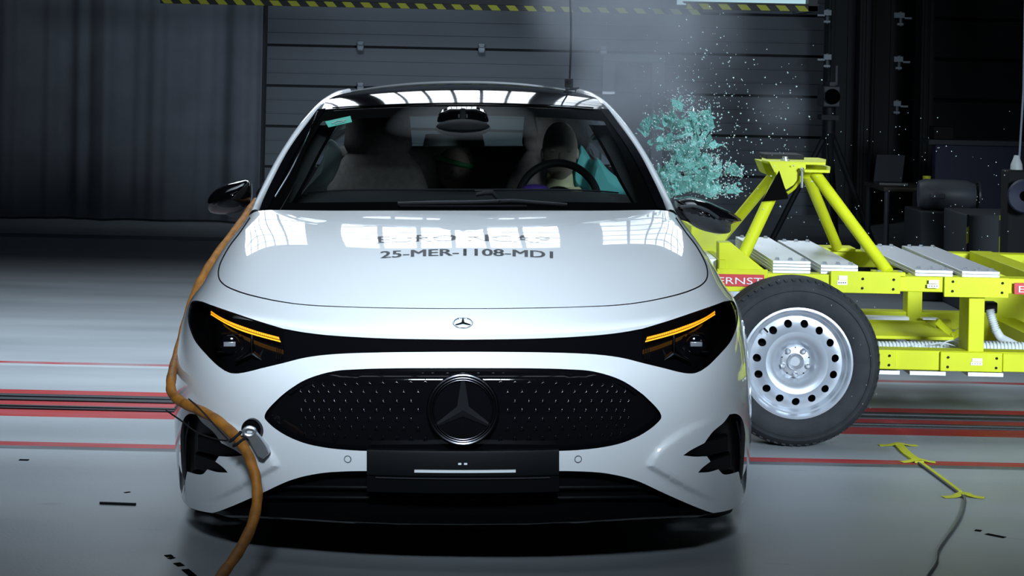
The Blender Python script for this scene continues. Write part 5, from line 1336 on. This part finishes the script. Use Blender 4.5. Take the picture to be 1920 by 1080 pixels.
# ------------------------------------------------------------------ marks and leads on the floor
def strip(name, pts_px, w_, th, m, label, cat, group=None):
    P = [TZ(a, c_, .0) for a, c_ in pts_px]; P = catmull(P, 6) if len(P) > 2 else P; rows = []
    for i, p in enumerate(P):
        t = (P[min(i + 1, len(P) - 1)] - P[max(i - 1, 0)]).normalized(); s = Vector((-t.y, t.x, 0)); rows.append([p + s * w_ / 2 + Vector((0, 0, .0008)), p + s * w_ / 2 + Vector((0, 0, th)), p - s * w_ / 2 + Vector((0, 0, th)), p - s * w_ / 2 + Vector((0, 0, .0008))])
    b = MB(); b.grid(rows); b.add(rows[0], [(0, 1, 2, 3)]); b.add(rows[-1], [(3, 2, 1, 0)])
    o = b.build(name, m); tag(o, label, cat, group); return o
TG = 'yellow tapes holding the floor lead'
def bump_tape(pts_px, hump, w_, label):
    P = catmull([TZ(a, c_, .0) for a, c_ in pts_px], 8); n_ = len(P); rows = []; h_ = TZ(hump[0], hump[1], 0)
    for i, p in enumerate(P):
        t = (P[min(i + 1, n_ - 1)] - P[max(i - 1, 0)]).normalized(); s = Vector((-t.y, t.x, 0)); z = .0022 + .009 * math.exp(-(((p - h_).length) / .03) ** 2)
        rows.append([p + s * w_ / 2 + Vector((0, 0, z - .0008)), p + s * w_ / 2 + Vector((0, 0, z)), p - s * w_ / 2 + Vector((0, 0, z)), p - s * w_ / 2 + Vector((0, 0, z - .0008))])
    o = MB().grid(rows).build('yellow_tape', M['tape']); tag(o, label, 'tape', TG)
bump_tape([(1648, 835.5), (1685, 836), (1720, 836)], (1686, 836), .034, 'yellow tape strip across the far end of the floor lead')
bump_tape([(1690, 867), (1722, 866), (1754, 867.5)], (1722, 866), .034, 'yellow tape strip on the red line across the floor lead')
bump_tape([(1768, 933), (1790, 932), (1806, 930), (1822, 932), (1846, 934.5)], (1806, 930), .034, 'yellow tape strip nearest the camera across the floor lead')
strip('yellow_tape', [(1685, 836), (1700, 852), (1720, 866), (1724, 869)], .034, .008, M['tape'], 'yellow tape running along the lead between two cross strips', 'tape', TG)
strip('yellow_tape', [(1728, 872.5), (1745, 885), (1772, 905), (1800, 926)], .014, .011, M['tape'], 'narrow yellow tape along the bare lead between second and third cross strip', 'tape', TG)
lead = [(1722, 868), (1745, 885), (1772, 905), (1800, 926), (1808, 933), (1809, 942), (1803, 965), (1790, 988), (1768, 1018), (1758, 1035), (1755, 1055), (1740, 1078), (1725, 1100)]
o = MB().tube(catmull([TZ(a, c_, .0055) for a, c_ in lead], 8), .0045, 8).build('floor_lead', M['wire']); tag(o, 'thin grey lead taped along the floor at the right', 'cable')
o = MB().tube([TZ(187, 943, .005), TZ(255, 945.5, .005)], .0045, 8).build('thin_rod', M['black_satin']); tag(o, 'thin dark rod lying on the floor left of the car', 'rod')
sp_ = [[(36, 862.5), (54, 863)], [(1828, 994.5), (1840, 996)], [(1849, 1001.5), (1884, 1008.5)], [(314, 1041), (319, 1044.5)], [(318, 1046), (325, 1047.5)], [(331, 1056), (340, 1062)], [(347, 1068), (366, 1084)], [(237, 923), (240, 924)]]
labs = ['faint dark scuff on the bright floor far left', 'short dark scuff mark right of the floor lead', 'long dark scuff mark right of the floor lead', 'small dark floor spot nearest the bumper corner', 'small dark floor spot just below the topmost one', 'oval dark floor spot beside the orange cable', 'long dark floor streak beside the orange cable', 'tiny dark speck on the floor above the thin rod']
for q, lb in zip(sp_, labs): strip('floor_scuff', q, .022, .0016, M['black_flat'], lb, 'floor mark', 'dark marks on the floor')

# ------------------------------------------------------------------ equipment in the dark at the right
kc = T(1562, 181, 16.5); kr = empty('test_camera', Vector((kc.x, 16.6, 0)), 'grey boxed test camera on a dark stand by the door post', 'camera')
s_ = 16.5 / F
b = MB(); b.box(kc.x - 18 * s_, kc.x + 14 * s_, 16.5, 16.8, kc.z - 20 * s_, kc.z + 20 * s_); b.build('camera_body', M['grey_box'], kr, bevel=.01)
b = MB(); b.lathe([(0, -.02), (.045, -.02), (.058, -.05), (.062, -.05), (.062, .01)], (kc.x - 3 * s_, 16.5, kc.z), (0, 1, 0), 24); b.build('lens', M['black_gloss'], kr)
b = MB(); b.box(kc.x - 6 * s_, kc.x + 5 * s_, 16.52, 16.7, kc.z + 20 * s_, kc.z + 27 * s_); b.box(kc.x + 8 * s_, kc.x + 12 * s_, 16.6, 16.62, kc.z + 22 * s_, kc.z + 58 * s_); b.build('top_handle', M['grey_box'], kr)
b = MB(); b.tube([(kc.x, 16.65, kc.z - 20 * s_), (kc.x, 16.65, .9)], .05, 12)
for a in (0.5, 2.6, 4.7): b.tube([(kc.x, 16.65, 1.0), (kc.x + .5 * math.cos(a), 16.65 + .5 * math.sin(a), .01)], .025, 8)
b.box(kc.x - .08, kc.x + .06, 16.55, 16.75, kc.z - .19, kc.z - .15); b.build('stand', M['hall_dark'], kr)
# work bench
YBn = 14.2; zt = T(1710, 352, YBn).z; bx0, bx1 = T(1657, 352, YBn).x, T(1765, 352, YBn).x
bn = empty('work_bench', Vector(((bx0 + bx1) / 2, YBn + .3, 0)), 'dark work bench with thin metal legs behind the trolley', 'bench')
b = MB(); b.box(bx0, bx1, YBn, YBn + .7, zt - .03, zt); b.build('bench_top', M['brown'], bn, bevel=.004)
for x_ in (bx0 + .03, bx1 - .03):
    for y_ in (YBn + .03, YBn + .67): MB().tube([(x_, y_, 0), (x_, y_, zt - .03)], .018, 10).build('bench_leg', M['grey_box'], bn)
c_ = Vector((T(1613, 330, YBn).x, YBn + .3, T(1613, 339, YBn).z))
b = MB(); b.lathe([(0, 0), (.024, 0), (.03, .07), (.028, .07), (.022, .008), (0, .008)], Vector((bx0 + .35, YBn + .25, zt)), (0, 0, 1), 20); tag(b.build('cup', M['tape']), 'dull yellow tub on the bench top', 'tub')
lx = bx0 + .12
lp = empty('laptop', Vector((lx, YBn + .35, zt)), 'dark laptop open on the bench top', 'laptop')
MB().box(lx - .1, lx + .1, YBn + .25, YBn + .45, zt, zt + .015).build('keyboard_base', M['plastic'], lp)
b = MB(); b.prism([(lx - .1, YBn + .45, zt + .012), (lx + .1, YBn + .45, zt + .012), (lx + .14, YBn + .55, zt + .20), (lx - .06, YBn + .55, zt + .20)], (0, .01, 0)); b.build('screen', M['plastic'], lp)
# grey motor unit on a case
YM = 13.2; mc = T(1786, 368, YM); q_ = YM / F
mu = empty('motor_unit', Vector((mc.x, YM + .2, mc.z - 29 * q_)), 'grey drum shaped machine unit on a dark cabinet behind the trolley', 'machine')
b = MB(); b.lathe([(0, -.16), (22 * q_, -.14), (28 * q_, -.08), (29 * q_, .0), (29 * q_, .18), (25 * q_, .22), (0, .22)], mc + Vector((.04, .16, 0)), (-1, .1, 0), 28); b.build('drum', M['grey_box'], mu, smooth=30)
b = MB(); b.box(mc.x - 38 * q_, mc.x - 12 * q_, YM + .02, YM + .3, mc.z - 6 * q_, mc.z + 4 * q_); b.build('control_box', M['grey_box'], mu, bevel=.008)
b = MB()
for r_ in (.04, .066, .088): b.lathe([(r_ - .006, 0), (r_ + .006, 0), (r_ + .006, .012), (r_ - .006, .012)], mc + Vector((.21, .16, 0)), (-1, .1, 0), 24, closed=True)
b.build('fan_guard', M['plastic'], mu)
zb_ = mc.z - 29 * q_ - .001
cbx = MB(); cbx.box(mc.x - .2, mc.x + .32, YM, YM + .5, 0, zb_); tag(cbx.build('cabinet', M['hall_dark'], bevel=.01), 'dark cabinet under the grey machine unit', 'cabinet')
# concrete block with hazard striped edge
YK = 12.6; x0 = T(1812, 430, YK).x; x1 = T(1990, 430, YK).x; zt = T(1850, 403, YK).z
kb = empty('barrier_block', Vector(((x0 + x1) / 2, YK + .3, 0)), 'low grey block with black and yellow hazard edge behind the trolley', 'block')
MB().box(x0, x1, YK, YK + .6, 0, zt).build('block_body', M['hall'], kb, bevel=.01)
h2 = hazard('hazard_edge', .16, -.6, 0, .8); b = MB(); b.box(T(1873, 430, YK).x, T(1902, 430, YK).x, YK - .008, YK - .001, .0, zt); b.build('hazard_edge', h2, kb)
b = MB(); b.box(x0 + .001, T(1816, 430, YK).x, YK - .008, YK - .001, .0, zt); b.build('hazard_edge', h2, kb)
# blue panel, monitor and pale shelf edge in the dark
YP = 16.0; b = MB(); b.box(T(1752, 300, YP).x, T(1990, 300, YP).x, YP, YP + .08, .02, T(1830, 272, YP).z); tag(b.build('blue_partition', M['blue_box'], bevel=.01), 'dark blue partition panel behind the machine unit', 'partition')
b = MB(); p = T(1830, 268, YP); b.box(T(1740, 268, YP).x, T(1990, 268, YP).x, YP - .02, YP + .3, p.z - .02, p.z + .02); tag(b.build('ledge_board', M['hall'], bevel=.004), 'pale ledge running along the top of the blue partition', 'ledge')
b = MB(); b.box(T(1752, 255, YP).x, T(1790, 255, YP).x, YP + .02, YP + .2, p.z + .021, p.z + .12); tag(b.build('control_case', M['black_matte'], bevel=.006), 'small black case standing on the pale ledge', 'case')
YL = 11.5; px0 = T(1914, 250, YL)
ln = empty('stand_lamp', Vector((px0.x, YL, 0)), 'thin pale pole with a white cap at the far right edge', 'stand')
MB().tube([T(1911, 300, YL), T(1919, 170, YL), T(1922, 0, YL), T(1926, -200, YL)], .006, 8).build('pole', M['door_light'], ln)
c_ = T(1906, 308, YL); b = MB(); b.lathe([(0, .05), (.014, .05), (.02, .03), (.032, .0), (.034, -.03), (0, -.03)], c_, (0, 0, 1), 18); b.build('cap', M['white_hose'], ln)
b = MB(); b.box(c_.x - .06, c_.x + .12, YL - .05, YL + .1, 0, c_.z - .032); b.build('pedestal', M['black_matte'], ln, bevel=.01)
b = MB(); b.lathe([(0.03, -.02), (.085, -.03), (.095, .0), (.085, .03), (.03, .03)], T(1922, 368, 11.3), (.3, 1, 0), 28); b.build('fan_ring', M['blue_box'], ln)

# ------------------------------------------------------------------ flying glass and dust from the burst side window
gm = bpy.data.materials.new('crazed_green_glass'); gm.use_nodes = True; nt = gm.node_tree; b_ = nt.nodes['Principled BSDF']
b_.inputs['Base Color'].default_value = (0.36, 0.70, 0.64, 1); b_.inputs['Roughness'].default_value = .12; b_.inputs['Coat Weight'].default_value = .5
tcn = nt.nodes.new('ShaderNodeNewGeometry'); vo = nt.nodes.new('ShaderNodeTexVoronoi'); vo.inputs['Scale'].default_value = 130; nt.links.new(tcn.outputs['Position'], vo.inputs['Vector'])
mrn = nt.nodes.new('ShaderNodeMapRange'); mrn.inputs['From Max'].default_value = .6; mrn.inputs['To Min'].default_value = .35; mrn.inputs['To Max'].default_value = .8; nt.links.new(vo.outputs['Distance'], mrn.inputs['Value'])
nt.links.new(mrn.outputs[0], b_.inputs['Alpha'])
v2 = nt.nodes.new('ShaderNodeTexVoronoi'); v2.inputs['Scale'].default_value = 210; nt.links.new(tcn.outputs['Position'], v2.inputs['Vector'])
m3 = nt.nodes.new('ShaderNodeMapRange'); m3.inputs['From Min'].default_value = .12; m3.inputs['From Max'].default_value = .34; m3.inputs['To Min'].default_value = .85; m3.inputs['To Max'].default_value = 0; nt.links.new(v2.outputs['Distance'], m3.inputs['Value'])
mxg = nt.nodes.new('ShaderNodeMix'); mxg.data_type = 'RGBA'; mxg.inputs[6].default_value = (0.24, 0.62, 0.55, 1); mxg.inputs[7].default_value = (0.85, 0.95, 0.93, 1); nt.links.new(m3.outputs[0], mxg.inputs[0]); nt.links.new(mxg.outputs[2], b_.inputs['Base Color'])
bpn = nt.nodes.new('ShaderNodeBump'); bpn.inputs['Strength'].default_value = .8; bpn.inputs['Distance'].default_value = .004; nt.links.new(vo.outputs['Distance'], bpn.inputs['Height']); nt.links.new(bpn.outputs[0], b_.inputs['Normal'])
pmat = mat('glass_crumb', (0.62, 0.80, 0.80, 1), .15, coat=.6)
def shard_mesh(pts2, th):
    P = [Vector((x_, 0, y_)) for x_, y_ in pts2]; b = MB(); b.prism(P, (0, th, 0)); me = bpy.data.meshes.new('glass_shard')
    me.from_pydata([tuple(p) for p in b.v], [], b.f); me.materials.append(gm); return me
R_ = random.Random(11); prot = []
for k in range(18):
    n_ = R_.randint(5, 8); el = R_.choice([1, 1.2, 1.8, 3.2]); pts2 = []
    for i in range(n_):
        a = 2 * math.pi * (i + R_.uniform(-.3, .3)) / n_; r = R_.uniform(.55, 1.0); pts2.append((math.cos(a) * r * el ** .5, math.sin(a) * r / el ** .5))
    prot.append(shard_mesh(pts2, .22))
SG = 'broken green glass pieces in the air beside the car'
def shard(px_, py_, Y, size, sq=1.0):
    o = bpy.data.objects.new('glass_shard', R_.choice(prot)); COL.objects.link(o); o.location = T(px_, py_, Y)
    o.scale = (size, min(size, .008) * 1.0, size * sq); o.rotation_euler = (R_.uniform(-1.1, 1.1), R_.uniform(0, 6.28), R_.uniform(-1.1, 1.1))
    tag(o, 'pale green piece of shattered side window glass flying through the air', 'glass shard', SG)
lobes = [((1248, 226), (30, 14), 24), ((1228, 238), (22, 12), 10), ((1300, 222), (22, 14), 14), ((1322, 228), (16, 16), 18), ((1290, 250), (26, 14), 22), ((1300, 270), (22, 14), 22), ((1245, 262), (16, 10), 12), ((1260, 274), (18, 8), 10),
         ((1275, 300), (18, 24), 26), ((1300, 300), (16, 22), 20), ((1245, 318), (14, 14), 10), ((1258, 328), (18, 12), 14), ((1335, 272), (18, 5), 8), ((1328, 298), (18, 10), 14), ((1344, 310), (12, 12), 10), ((1325, 325), (26, 8), 16),
         ((1290, 342), (30, 12), 30), ((1330, 352), (26, 12), 22), ((1366, 318), (8, 12), 7), ((1385, 322), (10, 6), 5), ((1372, 350), (18, 10), 14), ((1350, 366), (24, 6), 8), ((1262, 356), (16, 16), 14), ((1290, 192), (26, 14), 6), ((1268, 195), (10, 10), 4)]
cnt = 0
for (cx_, cy_), (sx_, sy_), n_ in lobes:
    for _ in range(n_):
        x_, y_ = R_.gauss(cx_, sx_ * .55), R_.gauss(cy_, sy_ * .55)
        size = R_.choice([.010, .014, .018, .024, .032]) * R_.uniform(.7, 1.15)
        if y_ > 362 and x_ < 1395: y_ = 362 - R_.uniform(0, 14)
        shard(x_, y_, R_.uniform(8.05, 8.7), size); cnt += 1
for (x_, y_, s1, s2, an) in ((1275, 235, .050, .030, .4), (1252, 265, .045, .020, -.6), (1285, 290, .055, .045, .9), (1292, 312, .050, .040, .2), (1320, 232, .030, .045, .3), (1322, 305, .060, .022, -.6), (1338, 274, .040, .012, .2), (1262, 322, .055, .022, -.7), (1332, 325, .040, .018, -.1), (1312, 350, .050, .026, -.4), (1334, 362, .030, .024, .3)):
    o = bpy.data.objects.new('glass_shard', R_.choice(prot)); COL.objects.link(o); o.location = T(x_, y_, 8.35); o.scale = (s1, .006, s2); o.rotation_euler = (R_.uniform(-.5, .5), -an, R_.uniform(-.5, .5))
    tag(o, 'pale green piece of shattered side window glass flying through the air', 'glass shard', SG); cnt += 1
# the uncountable crumbs as one
b = MB()
def crumb(p, s):
    q = Euler((R_.uniform(0, 6), R_.uniform(0, 6), R_.uniform(0, 6))).to_matrix(); V = [Vector((1, 0, -.6)), Vector((-.6, .8, -.5)), Vector((-.5, -.9, -.4)), Vector((.1, .1, .9))]
    b.add([p + q @ (v * s) for v in V], [(0, 1, 2), (0, 3, 1), (1, 3, 2), (2, 3, 0)])
for _ in range(1500):
    (cx_, cy_), (sx_, sy_), n_ = R_.choice(lobes); crumb(T(R_.gauss(cx_, sx_ * .85), min(R_.gauss(cy_, sy_ * .85), 372), R_.uniform(7.95, 8.8)), R_.choice([.0022, .003, .004, .0055]))
for _ in range(620):
    x_, y_ = R_.gauss(1320, 85), R_.gauss(235, 110)
    if y_ > 400 or x_ < 1180 + (y_ - 180) * .45 or (y_ > 365 and x_ < 1400): continue
    crumb(T(x_, y_, R_.uniform(7.9, 8.9)), R_.choice([.0018, .0025, .0034, .0042, .005]))
for _ in range(120): crumb(T(R_.uniform(1380, 1900), R_.uniform(200, 470), R_.uniform(7.9, 9.0)), R_.choice([.0016, .0022, .003]))
for _ in range(25): crumb(T(R_.uniform(1450, 1650), R_.uniform(500, 780), R_.uniform(7.85, 7.93)), R_.choice([.0016, .0024]))
o = b.build('glass_crumbs', pmat, smooth=0, weld=0); tag(o, 'fine spray of tiny glass crumbs around the burst window', 'glass crumbs', kind='stuff')

# drifting dust cloud
vm = bpy.data.materials.new('dust_volume'); vm.use_nodes = True; nt = vm.node_tree; nt.nodes.clear(); L = nt.links
out = nt.nodes.new('ShaderNodeOutputMaterial'); pv = nt.nodes.new('ShaderNodeVolumePrincipled'); L.new(pv.outputs[0], out.inputs['Volume'])
pv.inputs['Color'].default_value = (.84, .90, 1, 1); pv.inputs['Anisotropy'].default_value = 0.2
geo = nt.nodes.new('ShaderNodeNewGeometry')
ns = nt.nodes.new('ShaderNodeTexNoise'); ns.inputs['Scale'].default_value = 3.2; ns.inputs['Detail'].default_value = 4; ns.inputs['Distortion'].default_value = .6; L.new(geo.outputs['Position'], ns.inputs['Vector'])
def blob(p, rx, ry, rz, amp):
    s = nt.nodes.new('ShaderNodeVectorMath'); s.operation = 'SUBTRACT'; s.inputs[1].default_value = p; L.new(geo.outputs['Position'], s.inputs[0])
    d = nt.nodes.new('ShaderNodeVectorMath'); d.operation = 'DIVIDE'; d.inputs[1].default_value = (rx, ry, rz); L.new(s.outputs[0], d.inputs[0])
    l = nt.nodes.new('ShaderNodeVectorMath'); l.operation = 'LENGTH'; L.new(d.outputs[0], l.inputs[0])
    r = nt.nodes.new('ShaderNodeMapRange'); r.interpolation_type = 'SMOOTHSTEP'; r.inputs['From Min'].default_value = 1; r.inputs['From Max'].default_value = 0; r.inputs['To Min'].default_value = 0; r.inputs['To Max'].default_value = amp
    L.new(l.outputs['Value'], r.inputs['Value']); return r.outputs[0]
bl = [blob(tuple(T(1190, 190, 8.6)), .34, .55, .34, 1.7), blob(tuple(T(1240, 60, 8.6)), .42, .55, .45, .6), blob(tuple(T(1110, 20, 8.6)), .34, .5, .34, .5), blob(tuple(T(1460, 205, 8.6)), .16, .4, .14, .22), blob(tuple(T(1330, 440, 8.5)), .16, .4, .16, .25)]
acc = bl[0]
for q in bl[1:]:
    a = nt.nodes.new('ShaderNodeMath'); a.operation = 'ADD'; L.new(acc, a.inputs[0]); L.new(q, a.inputs[1]); acc = a.outputs[0]
nm = nt.nodes.new('ShaderNodeMapRange'); nm.inputs['From Min'].default_value = .38; nm.inputs['From Max'].default_value = .68; L.new(ns.outputs['Fac'], nm.inputs['Value'])
nm.inputs['To Min'].default_value = .15
mu_ = nt.nodes.new('ShaderNodeMath'); mu_.operation = 'MULTIPLY'; L.new(acc, mu_.inputs[0]); L.new(nm.outputs[0], mu_.inputs[1])
m2 = nt.nodes.new('ShaderNodeMath'); m2.operation = 'MULTIPLY'; m2.inputs[1].default_value = SMOKE; L.new(mu_.outputs[0], m2.inputs[0]); L.new(m2.outputs[0], pv.inputs['Density'])
p0, p1 = T(930, 500, 8.6), T(1560, -60, 8.6)
b = MB(); b.box(p0.x, p1.x, 8.08, 9.15, p0.z, p1.z); o = b.build('dust_cloud', vm, smooth=0); tag(o, 'pale dust cloud drifting up beside the car roof', 'dust', kind='stuff')
